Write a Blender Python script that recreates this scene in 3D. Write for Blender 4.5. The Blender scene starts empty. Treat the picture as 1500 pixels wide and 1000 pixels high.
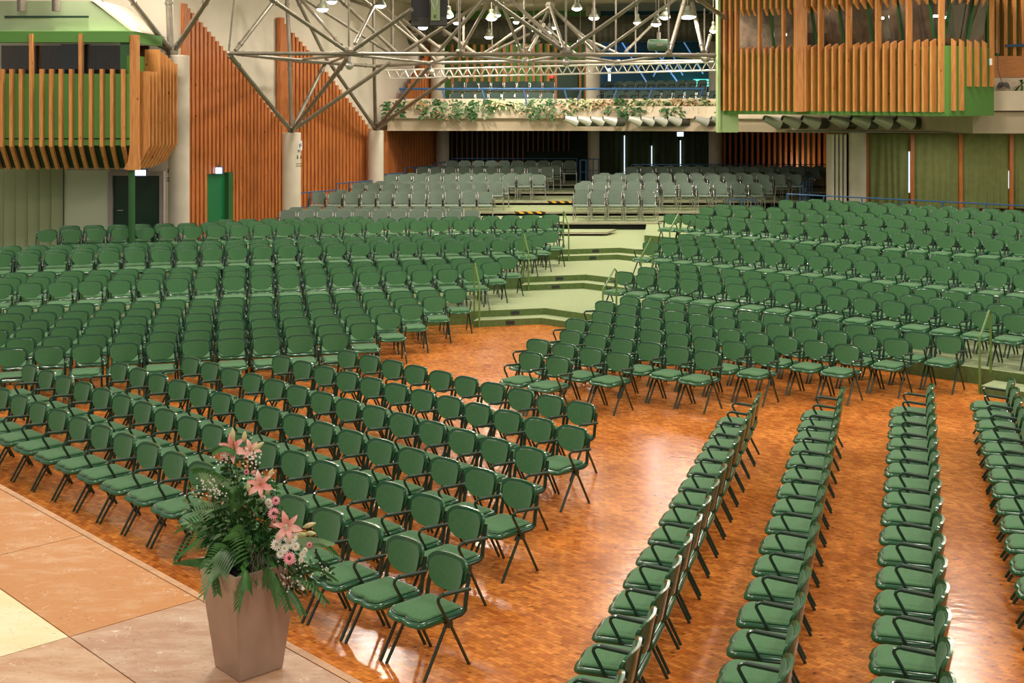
import bpy, bmesh, math, random
from mathutils import Vector, Matrix
random.seed(7)
C = bpy.context.scene.collection
SC = bpy.context.scene
# ------------------------------------------------------------------ camera
EYE, F, HOR = 4.3, 1900.0, 150.0
cam = bpy.data.objects.new('camera', bpy.data.cameras.new('camera'))
C.objects.link(cam); SC.camera = cam
cam.location = (0, 0, EYE); cam.rotation_euler = (math.pi/2, 0, 0)
cam.data.sensor_width = 36; cam.data.lens = 36*F/1500
cam.data.shift_y = -(500-HOR)/1500
cam.data.clip_end = 200
# ------------------------------------------------------------------ world and lamps
w = bpy.data.worlds.new('world'); SC.world = w; w.use_nodes = True
w.node_tree.nodes['Background'].inputs[0].default_value = (1.0, 0.93, 0.82, 1)
w.node_tree.nodes['Background'].inputs[1].default_value = 0.40
SC.view_settings.view_transform = 'Standard'; SC.view_settings.look = 'None'
SC.view_settings.exposure = 0.0; SC.view_settings.gamma = 1
SC.view_settings.use_curve_mapping = False
def area(x, y, z, size, power, col=(1, .9, .76), rot=(0, 0, 0), size_y=None):
    l = bpy.data.lights.new('hall_or_fill_light', 'AREA'); l.energy = power; l.color = col
    l.shape = 'DISK'; l.size = size
    if size_y: l.shape = 'RECTANGLE'; l.size_y = size_y
    o = bpy.data.objects.new('hall_or_fill_light', l); C.objects.link(o)
    o.location = (x, y, z); o.rotation_euler = rot
    return o
for (x, y, p) in [(-7, 6, 300), (0, 4, 330), (6, 7, 330), (-9, 14, 330), (-2.5, 12, 330), (4, 13, 330), (11, 14, 330),
                  (-9, 22, 430), (-3, 21, 430), (3, 21, 430), (9, 21, 430), (15, 22, 350),
                  (-9, 28, 420), (-3, 29, 470), (3, 30, 470), (9.5, 28, 430), (-1, 37, 620), (5, 37, 560), (11, 33, 320)]:
    area(x, y, 8.3, 1.0, p*.62)

# ------------------------------------------------------------------ materials
MATS = {}
def nodes(name):
    m = bpy.data.materials.new(name); m.use_nodes = True
    nt = m.node_tree; b = nt.nodes['Principled BSDF']
    return m, nt, b
def mat(name, col, rough=.5, metal=0, var=0, scale=8, emit=None, strength=0, coat=0, stretch=None, bump=0, alpha=1, trans=0, col2=None, sheen=0):
    if name in MATS: return MATS[name]
    m, nt, b = nodes(name); MATS[name] = m
    b.inputs['Base Color'].default_value = (*col, 1)
    b.inputs['Roughness'].default_value = rough; b.inputs['Metallic'].default_value = metal
    b.inputs['Coat Weight'].default_value = coat
    if coat: b.inputs['Coat Roughness'].default_value = .12
    if emit: b.inputs['Emission Color'].default_value = (*emit, 1); b.inputs['Emission Strength'].default_value = strength
    if trans: b.inputs['Transmission Weight'].default_value = trans
    if sheen: b.inputs['Sheen Weight'].default_value = sheen
    if var or bump or col2:
        tc = nt.nodes.new('ShaderNodeTexCoord'); mp = nt.nodes.new('ShaderNodeMapping')
        nt.links.new(tc.outputs['Object'], mp.inputs[0])
        if stretch: mp.inputs['Scale'].default_value = stretch
        n = nt.nodes.new('ShaderNodeTexNoise'); n.inputs['Scale'].default_value = scale; n.inputs['Detail'].default_value = 5
        nt.links.new(mp.outputs[0], n.inputs['Vector'])
        r = nt.nodes.new('ShaderNodeValToRGB'); nt.links.new(n.outputs[0], r.inputs[0])
        a = col2 if col2 else tuple(c*(1-var) for c in col)
        z = col if col2 else tuple(min(1, c*(1+var)) for c in col)
        r.color_ramp.elements[0].position = .34; r.color_ramp.elements[0].color = (*a, 1)
        r.color_ramp.elements[1].position = .66; r.color_ramp.elements[1].color = (*z, 1)
        nt.links.new(r.outputs[0], b.inputs['Base Color'])
        if bump:
            bp = nt.nodes.new('ShaderNodeBump'); bp.inputs['Strength'].default_value = bump; bp.inputs['Distance'].default_value = .01
            nt.links.new(n.outputs[0], bp.inputs['Height']); nt.links.new(bp.outputs[0], b.inputs['Normal'])
    return m
def wood(name, col, dark, rough=.45, knots=True, sc=(9, 9, .8)):
    """pine boards: grain along z with small dark knots"""
    m, nt, b = nodes(name); N, L = nt.nodes, nt.links
    tc = N.new('ShaderNodeTexCoord'); mp = N.new('ShaderNodeMapping'); mp.inputs['Scale'].default_value = sc
    L.new(tc.outputs['Object'], mp.inputs[0])
    n = N.new('ShaderNodeTexNoise'); n.inputs['Scale'].default_value = 3; n.inputs['Detail'].default_value = 6
    L.new(mp.outputs[0], n.inputs['Vector'])
    r = N.new('ShaderNodeValToRGB'); L.new(n.outputs[0], r.inputs[0])
    r.color_ramp.elements[0].position = .3; r.color_ramp.elements[0].color = (*dark, 1)
    r.color_ramp.elements[1].position = .62; r.color_ramp.elements[1].color = (*col, 1)
    out = r.outputs[0]
    if knots:
        v = N.new('ShaderNodeTexVoronoi'); v.inputs['Scale'].default_value = 2.6
        mp2 = N.new('ShaderNodeMapping'); mp2.inputs['Scale'].default_value = (1.6, 1.6, .9)
        L.new(tc.outputs['Object'], mp2.inputs[0]); L.new(mp2.outputs[0], v.inputs['Vector'])
        k = N.new('ShaderNodeValToRGB'); L.new(v.outputs['Distance'], k.inputs[0])
        k.color_ramp.elements[0].position = .05; k.color_ramp.elements[0].color = (.25, .14, .1, 1)
        k.color_ramp.elements[1].position = .1; k.color_ramp.elements[1].color = (1, 1, 1, 1)
        x = N.new('ShaderNodeMix'); x.data_type = 'RGBA'; x.blend_type = 'MULTIPLY'; x.inputs[0].default_value = 1
        L.new(out, x.inputs[6]); L.new(k.outputs[0], x.inputs[7]); out = x.outputs[2]
    L.new(out, b.inputs['Base Color']); b.inputs['Roughness'].default_value = rough
    MATS[name] = m
    return m
def parquet():
    m, nt, b = nodes('parquet'); N, L = nt.nodes, nt.links
    tc = N.new('ShaderNodeTexCoord'); mp = N.new('ShaderNodeMapping'); mp.inputs['Rotation'].default_value = (0, 0, math.radians(47))
    L.new(tc.outputs['Object'], mp.inputs[0])
    br = N.new('ShaderNodeTexBrick'); br.inputs['Scale'].default_value = 1
    br.inputs['Brick Width'].default_value = .085; br.inputs['Row Height'].default_value = .045
    br.inputs['Mortar Size'].default_value = .0012; br.inputs['Mortar Smooth'].default_value = .3
    br.inputs['Color1'].default_value = (.80, .285, .055, 1); br.inputs['Color2'].default_value = (.50, .140, .026, 1)
    br.inputs['Mortar'].default_value = (.16, .035, .008, 1); br.offset = .5
    L.new(mp.outputs[0], br.inputs['Vector'])
    n = N.new('ShaderNodeTexNoise'); n.inputs['Scale'].default_value = 1.1; n.inputs['Detail'].default_value = 7; L.new(mp.outputs[0], n.inputs['Vector'])
    r = N.new('ShaderNodeValToRGB'); L.new(n.outputs[0], r.inputs[0])
    r.color_ramp.elements[0].position = .3; r.color_ramp.elements[0].color = (.72, .62, .55, 1)
    r.color_ramp.elements[1].position = .7; r.color_ramp.elements[1].color = (1.12, 1.12, 1.1, 1)
    x = N.new('ShaderNodeMix'); x.data_type = 'RGBA'; x.blend_type = 'MULTIPLY'; x.inputs[0].default_value = 1
    L.new(br.outputs[0], x.inputs[6]); L.new(r.outputs[0], x.inputs[7])
    # grain and knots inside the blocks
    mp2 = N.new('ShaderNodeMapping'); mp2.inputs['Rotation'].default_value = (0, 0, math.radians(47)); mp2.inputs['Scale'].default_value = (1, 2.4, 1)
    L.new(tc.outputs['Object'], mp2.inputs[0])
    v = N.new('ShaderNodeTexNoise'); v.inputs['Scale'].default_value = 11; v.inputs['Detail'].default_value = 4; v.inputs['Roughness'].default_value = .65
    L.new(mp2.outputs[0], v.inputs['Vector'])
    k = N.new('ShaderNodeValToRGB'); L.new(v.outputs[0], k.inputs[0])
    k.color_ramp.elements[0].position = .33; k.color_ramp.elements[0].color = (.22, .12, .09, 1)
    k.color_ramp.elements[1].position = .395; k.color_ramp.elements[1].color = (.92, .9, .88, 1)
    e = k.color_ramp.elements.new(.7); e.color = (1.25, 1.3, 1.4, 1)
    y = N.new('ShaderNodeMix'); y.data_type = 'RGBA'; y.blend_type = 'MULTIPLY'; y.inputs[0].default_value = 1
    L.new(x.outputs[2], y.inputs[6]); L.new(k.outputs[0], y.inputs[7])
    L.new(y.outputs[2], b.inputs['Base Color'])
    rr = N.new('ShaderNodeMapRange'); L.new(n.outputs[0], rr.inputs[0]); rr.inputs[3].default_value = .13; rr.inputs[4].default_value = .24
    L.new(rr.outputs[0], b.inputs['Roughness'])
    bn = N.new('ShaderNodeTexNoise'); bn.inputs['Scale'].default_value = 5; bn.inputs['Detail'].default_value = 3
    bp = N.new('ShaderNodeBump'); bp.inputs['Strength'].default_value = .25; bp.inputs['Distance'].default_value = .01
    L.new(mp2.outputs[0], bn.inputs['Vector']); L.new(bn.outputs[0], bp.inputs['Height']); L.new(bp.outputs[0], b.inputs['Normal'])
    return m
def stageboard(name, base, worn, amt):
    m, nt, b = nodes(name); N, L = nt.nodes, nt.links
    tc = N.new('ShaderNodeTexCoord'); mp = N.new('ShaderNodeMapping'); mp.inputs['Rotation'].default_value = (0, 0, math.radians(45)); mp.inputs['Scale'].default_value = (1, 2.6, 1)
    L.new(tc.outputs['Object'], mp.inputs[0])
    n = N.new('ShaderNodeTexNoise'); n.inputs['Scale'].default_value = 2.2; n.inputs['Detail'].default_value = 9; n.inputs['Roughness'].default_value = .68
    L.new(mp.outputs[0], n.inputs['Vector'])
    r = N.new('ShaderNodeValToRGB'); L.new(n.outputs[0], r.inputs[0])
    r.color_ramp.elements[0].position = amt-.09; r.color_ramp.elements[0].color = (*base, 1)
    r.color_ramp.elements[1].position = amt+.16; r.color_ramp.elements[1].color = (*worn, 1)
    n2 = N.new('ShaderNodeTexNoise'); n2.inputs['Scale'].default_value = 26; n2.inputs['Detail'].default_value = 3; L.new(mp.outputs[0], n2.inputs['Vector'])
    k = N.new('ShaderNodeValToRGB'); L.new(n2.outputs[0], k.inputs[0])
    k.color_ramp.elements[0].position = .27; k.color_ramp.elements[0].color = (.45, .4, .38, 1)
    k.color_ramp.elements[1].position = .36; k.color_ramp.elements[1].color = (1, 1, 1, 1)
    x = N.new('ShaderNodeMix'); x.data_type = 'RGBA'; x.blend_type = 'MULTIPLY'; x.inputs[0].default_value = 1
    L.new(r.outputs[0], x.inputs[6]); L.new(k.outputs[0], x.inputs[7]); n3 = N.new('ShaderNodeTexNoise'); n3.inputs['Scale'].default_value = 3.2; n3.inputs['Detail'].default_value = 2; n3.inputs['Distortion'].default_value = 2.5; L.new(tc.outputs['Object'], n3.inputs['Vector'])
    q = N.new('ShaderNodeValToRGB'); L.new(n3.outputs[0], q.inputs[0]); q.color_ramp.elements[0].position = .492; q.color_ramp.elements[0].color = (0, 0, 0, 1)
    q.color_ramp.elements[1].position = .5; q.color_ramp.elements[1].color = (.8, .8, .8, 1); e = q.color_ramp.elements.new(.508); e.color = (0, 0, 0, 1)
    mk = N.new('ShaderNodeMath'); mk.operation = 'MULTIPLY'; g = N.new('ShaderNodeTexNoise'); g.inputs['Scale'].default_value = 6; L.new(tc.outputs['Object'], g.inputs['Vector'])
    gr = N.new('ShaderNodeMapRange'); gr.inputs[1].default_value = .48; gr.inputs[2].default_value = .6; L.new(g.outputs[0], gr.inputs[0]); L.new(q.outputs[0], mk.inputs[0]); L.new(gr.outputs[0], mk.inputs[1])
    y = N.new('ShaderNodeMix'); y.data_type = 'RGBA'; L.new(mk.outputs[0], y.inputs[0]); L.new(x.outputs[2], y.inputs[6]); y.inputs[7].default_value = (.80, .66, .52, 1)
    L.new(y.outputs[2], b.inputs['Base Color']); b.inputs['Roughness'].default_value = .5
    MATS[name] = m
    return m

M = dict(
 shell=mat('green_gloss', (.018, .098, .036), .22, coat=.3),
 cushion=mat('green_cloth', (.056, .168, .060), .85, var=.08, scale=40, sheen=.15),
 tube=mat('dark_green_tube', (.012, .042, .026), .28, coat=.3),
 grip=mat('arm_grip', (.022, .050, .030), .5),
 gcush=mat('grey_cloth', (.150, .205, .160), .85, var=.08, scale=30, sheen=.2),
 gdark=mat('dark_grey_cloth', (.055, .095, .078), .8),
 chrome=mat('chrome_tube', (.62, .60, .56), .25, metal=.8),
 black=mat('black_plastic', (.012, .012, .012), .45),
 carpet=mat('pale_green_carpet', (.32, .38, .20), .92, var=.07, scale=22, bump=.15),
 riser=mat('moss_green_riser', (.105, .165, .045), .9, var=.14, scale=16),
 wall=mat('cream_wall', (.76, .68, .57), .8, var=.04, scale=1.1),
 concrete=mat('pale_concrete', (.62, .55, .44), .75, var=.06, scale=3),
 beam=mat('sand_beam', (.58, .47, .33), .75, var=.04, scale=2),
 parapet=mat('cream_parapet', (.80, .67, .51), .7, var=.03, scale=2),
 gpaint=mat('green_paint', (.105, .29, .055), .55),
 gpale=mat('pale_green_paint', (.40, .56, .25), .6),
 gdoor=mat('dark_green_door', (.010, .045, .022), .4),
 gdoor2=mat('emerald_door', (.012, .17, .06), .4),
 gpost=mat('green_post', (.030, .12, .035), .35),
 rail=mat('olive_green_rail', (.13, .24, .055), .35),
 blue=mat('blue_rail_paint', (.028, .105, .26), .4),
 steel=mat('galvanised_tube', (.27, .24, .19), .38, metal=.45, var=.12, scale=5),
 silver=mat('silver_truss', (.72, .68, .60), .32, metal=.55),
 duct=mat('grey_green_duct', (.10, .10, .075), .42, metal=.35),
 ceil=mat('pale_ceiling', (.66, .62, .48), .85),
 lamp=mat('lit_lamp', (1, 1, 1), .5, emit=(1, .95, .86), strength=14),
 lampbody=mat('lamp_body', (.16, .17, .12), .5, metal=.2),
 exit=mat('lit_exit_sign', (.6, .8, 1), .5, emit=(.62, .80, 1), strength=3.2),
 dark=mat('dark_void', (.010, .014, .010), .9),
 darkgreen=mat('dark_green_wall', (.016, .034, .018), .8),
 darkbrown=mat('dark_brown_boards', (.085, .030, .016), .6, var=.3, scale=8, stretch=(6, 1, .3)),
 cloth=mat('olive_curtain', (.21, .235, .085), .95, var=.08, scale=6),
 daylight=mat('daylight_gap', (.8, .9, 1), .5, emit=(.72, .86, 1), strength=1.2),
 bluelit_wall=mat('blue_lit_wall', (.008, .055, .070), .6),  # blue light falling here is put into the wall colour
 neon=mat('teal_lit_strip', (.2, .9, .8), .5, emit=(.12, .85, .72), strength=1.3),
 bluelit=mat('blue_lit_bar', (.3, .5, 1), .4, emit=(.25, .50, 1), strength=.35),  # faint glow puts blue light into bars that are no lamps
 white=mat('white_paper', (.85, .85, .85), .7), ink=mat('black_ink', (.02, .02, .02), .8),
 hazard=None, glass=mat('booth_glass', (.80, .86, .83), .0, trans=1),
 panel=mat('folding_panel_olive', (.44, .49, .28), .7), panel2=mat('folding_panel_cream', (.72, .76, .56), .7),
 orangeboard=mat('orange_board', (.62, .24, .07), .45, var=.1, scale=4, stretch=(1, 1, 5)),
 podium=mat('worn_podium_edge', (.40, .35, .26), .6, var=.25, scale=12, stretch=(.4, 1, 4)),
 grill=mat('vent_plate', (.03, .03, .035), .4),
 vase_m=mat('vase_bronze', (.42, .30, .235), .40, metal=.35, var=.06, scale=5),
 soil=mat('soil', (.012, .010, .008), 1),
)
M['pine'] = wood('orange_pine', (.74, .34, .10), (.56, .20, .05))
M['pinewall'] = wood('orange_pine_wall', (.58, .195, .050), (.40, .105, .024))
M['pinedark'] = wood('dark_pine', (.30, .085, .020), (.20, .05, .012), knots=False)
M['parquet'] = parquet()
def striped():
    m, nt, b = nodes('hazard_tape'); N, L = nt.nodes, nt.links
    tc = N.new('ShaderNodeTexCoord'); wv = N.new('ShaderNodeTexWave'); wv.bands_direction = 'DIAGONAL'; wv.inputs['Scale'].default_value = 2.4
    L.new(tc.outputs['Object'], wv.inputs[0]); r = N.new('ShaderNodeValToRGB'); r.color_ramp.interpolation = 'CONSTANT'
    r.color_ramp.elements[0].color = (.02, .02, .02, 1); r.color_ramp.elements[1].color = (.85, .45, .03, 1); r.color_ramp.elements[1].position = .5
    L.new(wv.outputs[0], r.inputs[0]); L.new(r.outputs[0], b.inputs['Base Color'])
    return m
M['hazard'] = striped()

# ------------------------------------------------------------------ mesh helpers
class MB:
    def __init__(s): s.v = []; s.f = []; s.m = []; s.mi = 0
    def add(s, vs, fs):
        b = len(s.v); s.v += [tuple(v) for v in vs]; s.f += [tuple(i+b for i in f) for f in fs]; s.m += [s.mi]*len(fs)
        return s
    def box(s, x0, x1, y0, y1, z0, z1, X=None):
        vs = [Vector(p) for p in ((x0,y0,z0),(x1,y0,z0),(x1,y1,z0),(x0,y1,z0),(x0,y0,z1),(x1,y0,z1),(x1,y1,z1),(x0,y1,z1))]
        if X: vs = [X @ v for v in vs]
        return s.add(vs, [(0,3,2,1),(4,5,6,7),(0,1,5,4),(1,2,6,5),(2,3,7,6),(3,0,4,7)])
    def prism(s, pts, z0, z1):
        """pts: plan polygon, counter-clockwise"""
        n = len(pts)
        z0f = z0 if callable(z0) else (lambda i: z0); z1f = z1 if callable(z1) else (lambda i: z1)
        vs = [(p[0], p[1], z0f(i)) for i, p in enumerate(pts)]+[(p[0], p[1], z1f(i)) for i, p in enumerate(pts)]
        return s.add(vs, [tuple(reversed(range(n))), tuple(range(n, 2*n))]+[(i, (i+1) % n, (i+1) % n+n, i+n) for i in range(n)])
    def tube(s, pts, r, n=6, cap=True, r2=None):
        pts = [Vector(p) for p in pts]; k = len(pts); vs = []; fs = []
        up = None
        for i, p in enumerate(pts):
            t = (pts[min(i+1, k-1)]-pts[max(i-1, 0)]).normalized()
            if up is None:
                up = Vector((0, 0, 1)) if abs(t.z) < .9 else Vector((1, 0, 0))
            a = t.cross(up).normalized(); up = a.cross(t).normalized()
            rr = r if r2 is None else r+(r2-r)*i/(k-1)
            for j in range(n):
                q = 2*math.pi*(j+.5)/n
                vs.append(p+(a*math.cos(q)+up*math.sin(q))*rr)
        for i in range(k-1):
            for j in range(n):
                fs.append((i*n+j, i*n+(j+1) % n, (i+1)*n+(j+1) % n, (i+1)*n+j))
        if cap: fs += [tuple(reversed(range(n))), tuple(range((k-1)*n, k*n))]
        return s.add(vs, fs)
    def lathe(s, prof, n=16, X=None):
        vs = []; fs = []; k = len(prof)
        for r, z in prof:
            for j in range(n):
                q = 2*math.pi*j/n; v = Vector((r*math.cos(q), r*math.sin(q), z)); vs.append(X @ v if X else v)
        for i in range(k-1):
            for j in range(n): fs.append((i*n+j, i*n+(j+1) % n, (i+1)*n+(j+1) % n, (i+1)*n+j))
        fs += [tuple(reversed(range(n))), tuple(range((k-1)*n, k*n))]
        return s.add(vs, fs)
    def slab(s, outline, z0f, z1f, nr=3, edge=.012):
        """cushion: closed outline (x,y) CCW; bottom z0f(x,y), domed top z1f(x,y)"""
        n = len(outline); cx = sum(p[0] for p in outline)/n; cy = sum(p[1] for p in outline)/n
        vs = []; fs = []
        def ring(t, f, dz=0):
            for p in outline:
                x, y = cx+(p[0]-cx)*t, cy+(p[1]-cy)*t; vs.append((x, y, f(x, y)+dz))
        ring(.95, z0f); ring(1, z0f, edge*.6); ring(1, z1f, -edge); ring(.96, z1f, -edge*.25); ring(.88, z1f)
        ring(.45, z1f); vs.append((cx, cy, z1f(cx, cy)))
        for i in range(5):
            for j in range(n): fs.append((i*n+j, i*n+(j+1) % n, (i+1)*n+(j+1) % n, (i+1)*n+j))
        for j in range(n): fs.append((5*n+j, 5*n+(j+1) % n, 6*n))
        fs.append(tuple(reversed(range(n))))
        return s.add(vs, fs)
    def mesh(s, name, mats, smooth=True, angle=40):
        me = bpy.data.meshes.new(name); me.from_pydata(s.v, [], s.f)
        for x in (mats if isinstance(mats, (list, tuple)) else [mats]): me.materials.append(x)
        if any(s.m): me.polygons.foreach_set('material_index', s.m)
        if smooth:
            me.polygons.foreach_set('use_smooth', [True]*len(s.f)); me.set_sharp_from_angle(angle=math.radians(angle))
        me.update(); return me
def obj(name, mb, mats, parent=None, loc=None, smooth=True, angle=40):
    o = bpy.data.objects.new(name, mb.mesh(name, mats, smooth, angle) if isinstance(mb, MB) else mb); C.objects.link(o)
    if parent: o.parent = parent
    if loc is not None: o.location = loc
    return o
def tag(o, label=None, cat=None, group=None, kind=None):
    if label: o['label'] = label
    if cat: o['category'] = cat
    if group: o['group'] = group
    if kind: o['kind'] = kind
    return o
def thing(name, label, cat, loc=(0, 0, 0), rz=0, group=None):
    o = bpy.data.objects.new(name, None); C.objects.link(o); o.location = loc; o.rotation_euler = (0, 0, rz)
    o.empty_display_size = .1
    return tag(o, label, cat, group)
def struct(name, mb, m, parent=None, **k):
    o = obj(name, mb, m, parent, **k)
    if not parent: o['kind'] = 'structure'
    return o
def at(px, py, Y=None, Z=None):
    """photo measurement -> world point, from a known distance Y or a known height Z"""
    if Y is None: Y = F*(EYE-Z)/(py-HOR)
    return Vector(((px-750)*Y/F, Y, EYE-(py-HOR)*Y/F))
ORD = 'zeroth first second third fourth fifth sixth seventh eighth ninth tenth eleventh twelfth thirteenth fourteenth fifteenth sixteenth seventeenth eighteenth nineteenth twentieth twenty-first twenty-second twenty-third twenty-fourth'.split()

# ------------------------------------------------------------------ tiered floor
LV = [0, .25, .50, .74, .90, 1.05]
DL = Vector((-.966, -.259, 0)); DR = Vector((.746, -.666, 0)); NR = Vector((.666, .746, 0))
BACK = 60
mb = MB(); mb.box(-32, 34, -3, BACK, -.3, 0); struct('floor', mb, M['parquet'])
CORN = [Vector((.66, 25.56, 0)), Vector((1.64, 28.65, 0)), Vector((2.64, 31.8, 0))]
def vee(c, off=0):
    """front edge of a tier: left end, corner, right end; off moves it towards the stage"""
    nl = Vector((.259, -.966, 0)); nr = -NR
    # corner of the two offset lines
    p1, p2 = c+nl*off, c+nr*off
    d = DL.x*DR.y-DL.y*DR.x; q = p2-p1; t = (q.x*DR.y-q.y*DR.x)/d
    cc = p1+DL*t
    return cc
for k, c in enumerate(CORN, 1):
    a = c+DL*30; b = c+DR*20 if k < 3 else c+DR*20
    mb = MB(); mb.prism([a, c, b, (34, b.y), (34, BACK), (-32, BACK), (-32, a.y)], 0 if k == 1 else LV[k-1], LV[k])
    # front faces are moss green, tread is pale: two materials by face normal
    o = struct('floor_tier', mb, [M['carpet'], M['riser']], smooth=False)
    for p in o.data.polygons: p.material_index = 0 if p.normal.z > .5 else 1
for k, c in ((4, 27.05), (5, 28.75)):      # raised back tiers of the right block
    p = NR*c; s0 = {4: -19.6, 5: -17.9}[k]
    a = p+DR*s0; b = p+DR*8
    mb = MB(); mb.prism([a, b, (34, b.y), (34, 39), (a.x+(39-a.y)*.12, 39)], LV[k-1], LV[k])
    o = struct('floor_tier', mb, [M['carpet'], M['riser']], smooth=False)
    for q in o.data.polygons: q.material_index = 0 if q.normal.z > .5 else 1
# half-height steps in the aisle in front of each tier
SPAN = [(1.35, 3.1), (1.4, 2.9), (1.5, 2.4)]
for k, c in enumerate(CORN, 1):
    cc = vee(c, .36); l, r = SPAN[k-1]
    z0 = LV[k-1]; zt = (LV[k-1]+LV[k])/2
    mb = MB(); mb.prism([cc+DL*l, cc, cc+DR*r, c+DR*r, c, c+DL*l], z0, zt)
    t = obj('step', mb, [M['carpet'], M['riser']], smooth=False)
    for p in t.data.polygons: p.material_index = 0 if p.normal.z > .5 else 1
    tag(t, ['low green step from parquet to the first tier in centre aisle', 'green carpeted step up to the second tier in centre aisle',
            'green carpeted step up to the third tier in centre aisle'][k-1], 'step', 'centre aisle steps')
    for j, (dd, q, off) in enumerate(((DL, .62, .0), (DL, .62, .36), (DR, .75, .36))):
        base = (c if off == 0 else cc)+dd*q; nn = Vector((.259, -.966, 0)) if dd is DL else -NR
        zc = (zt+LV[k])/2 if off == 0 else (z0+zt)/2
        mb = MB(); ang = math.atan2(dd.y, dd.x)
        X = Matrix.Translation(base+nn*.004+Vector((0, 0, zc))) @ Matrix.Rotation(ang, 4, 'Z')
        mb.box(-.085 if j < 2 else -.04, .085 if j < 2 else .04, -.008, .008, -.03, .03, X)
        v = obj('step_light', mb, M['grill'])
        tag(v, 'small dark recessed light in the %s green riser of %s tier steps' % (['upper left', 'lower left', 'lower right'][j], ORD[k]), 'step light', 'step lights')
def steprail(name, p, d, z0, z1, label):
    """upside-down U rail following the steps: p low post, d direction of climbing"""
    p = Vector(p); q = p+d*.42
    mb = MB(); pts = [(p.x, p.y, z0)]
    pts += [(p.x, p.y, z0+.80), (p+d*.03+Vector((0, 0, z0+.86)))[:], (p+d*.08+Vector((0, 0, z0+.895)))[:],
            (q-d*.06+Vector((0, 0, z1+.93)))[:], (q+Vector((0, 0, z1+.88)))[:], (q.x, q.y, z1)]
    mb.tube(pts, .018, 8); o = obj(name, mb, M['rail']); tag(o, label, 'handrail', 'step handrails'); return o
nl = Vector((-.259, .966, 0))
for k, c in enumerate(CORN, 1):
    cc = vee(c, .40)
    steprail('handrail', cc+DL*(1.22), nl, LV[k-1], LV[k], 'thin green handrail left of the %s tier steps beside the left chairs' % ORD[k])
for k, (px, py) in enumerate(((883, 443), (939, 392), (981, 349)), 1):
    kk = (px-750)/F; cy = (CORN[k-1].dot(NR)-.4)/(.666*kk+.746); p = Vector((kk*cy, cy, 0)); steprail('handrail', p, NR, LV[k-1], LV[k], 'green handrail at aisle end of %s raised row in the right block' % ORD[k])
p = at(1435, 576, Z=0); steprail('handrail', p, NR, 0, .25, 'green handrail beside the low step at far right of parquet')
# step at the far right
s = at(1437, 577, Z=0); mb = MB(); mb.prism([s, s+DR*3, s+DR*3+NR*.5, s+NR*.5], 0, .125)
o = obj('step', mb, [M['carpet'], M['riser']], smooth=False)
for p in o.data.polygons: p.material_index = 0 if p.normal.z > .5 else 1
tag(o, 'green carpeted step beside the rail at the right edge of parquet', 'step')

# ------------------------------------------------------------------ stage, lower left
E = Vector((.682, -.732, 0)); W = Vector((-.732, -.682, 0)); ZS = .6
def st(s, t): return E*s+W*t
mb = MB(); mb.prism([st(-16, -4.93), st(-16, 1), st(-1, 1), st(-1, -4.93)], 0, ZS-.03); struct('floor_stage', mb, M['podium'], smooth=False)
mb = MB(); mb.prism([st(-16, -4.945), st(-16, -4.885), st(-3, -4.885), st(-3, -4.945)], ZS-.2, ZS)
o = obj('stage_edge_strip', mb, mat('pale_oak_strip', (.52, .27, .12), .5, var=.15, scale=4, stretch=(3, 3, 1)), smooth=False); tag(o, 'long pale wooden strip along the front edge of stage', 'edge strip')
sb = [stageboard('stage_orange', (.52, .205, .042), (.62, .36, .19), .58), stageboard('stage_worn', (.44, .235, .130), (.60, .41, .28), .50),
      stageboard('stage_cream', (.82, .66, .36), (.88, .74, .48), .5), stageboard('stage_tan', (.50, .25, .12), (.64, .42, .26), .46)]
for (a, b, t0, t1, m, lb) in [(-12.56, -10.615, -4.875, -3.885, 0, 'orange wooden stage board at upper left, beside the edge strip'),
        (-10.605, -8.665, -4.875, -3.885, 0, 'scuffed orange stage board between the edge strip and cream board'),
        (-8.655, -6.71, -4.875, -3.885, 1, 'pale worn stage board carrying the tall flower vase'),
        (-6.70, -4.7, -4.875, -3.885, 1, 'worn stage board at the lower edge, right of the vase'),
        (-12.56, -10.615, -3.875, -2.885, 2, 'pale cream stage board beyond the bright one at far left'),
        (-10.605, -8.665, -3.875, -2.885, 2, 'bright cream yellow stage board at left edge'),
        (-8.655, -6.71, -3.875, -2.885, 3, 'tan worn stage board below the bright cream one')]:
    mb = MB(); mb.prism([st(a, t0), st(a, t1), st(b, t1), st(b, t0)], ZS-.03, ZS)
    o = obj('stage_board', mb, sb[m], smooth=False); tag(o, lb, 'stage board', 'boards of the stage')

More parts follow.
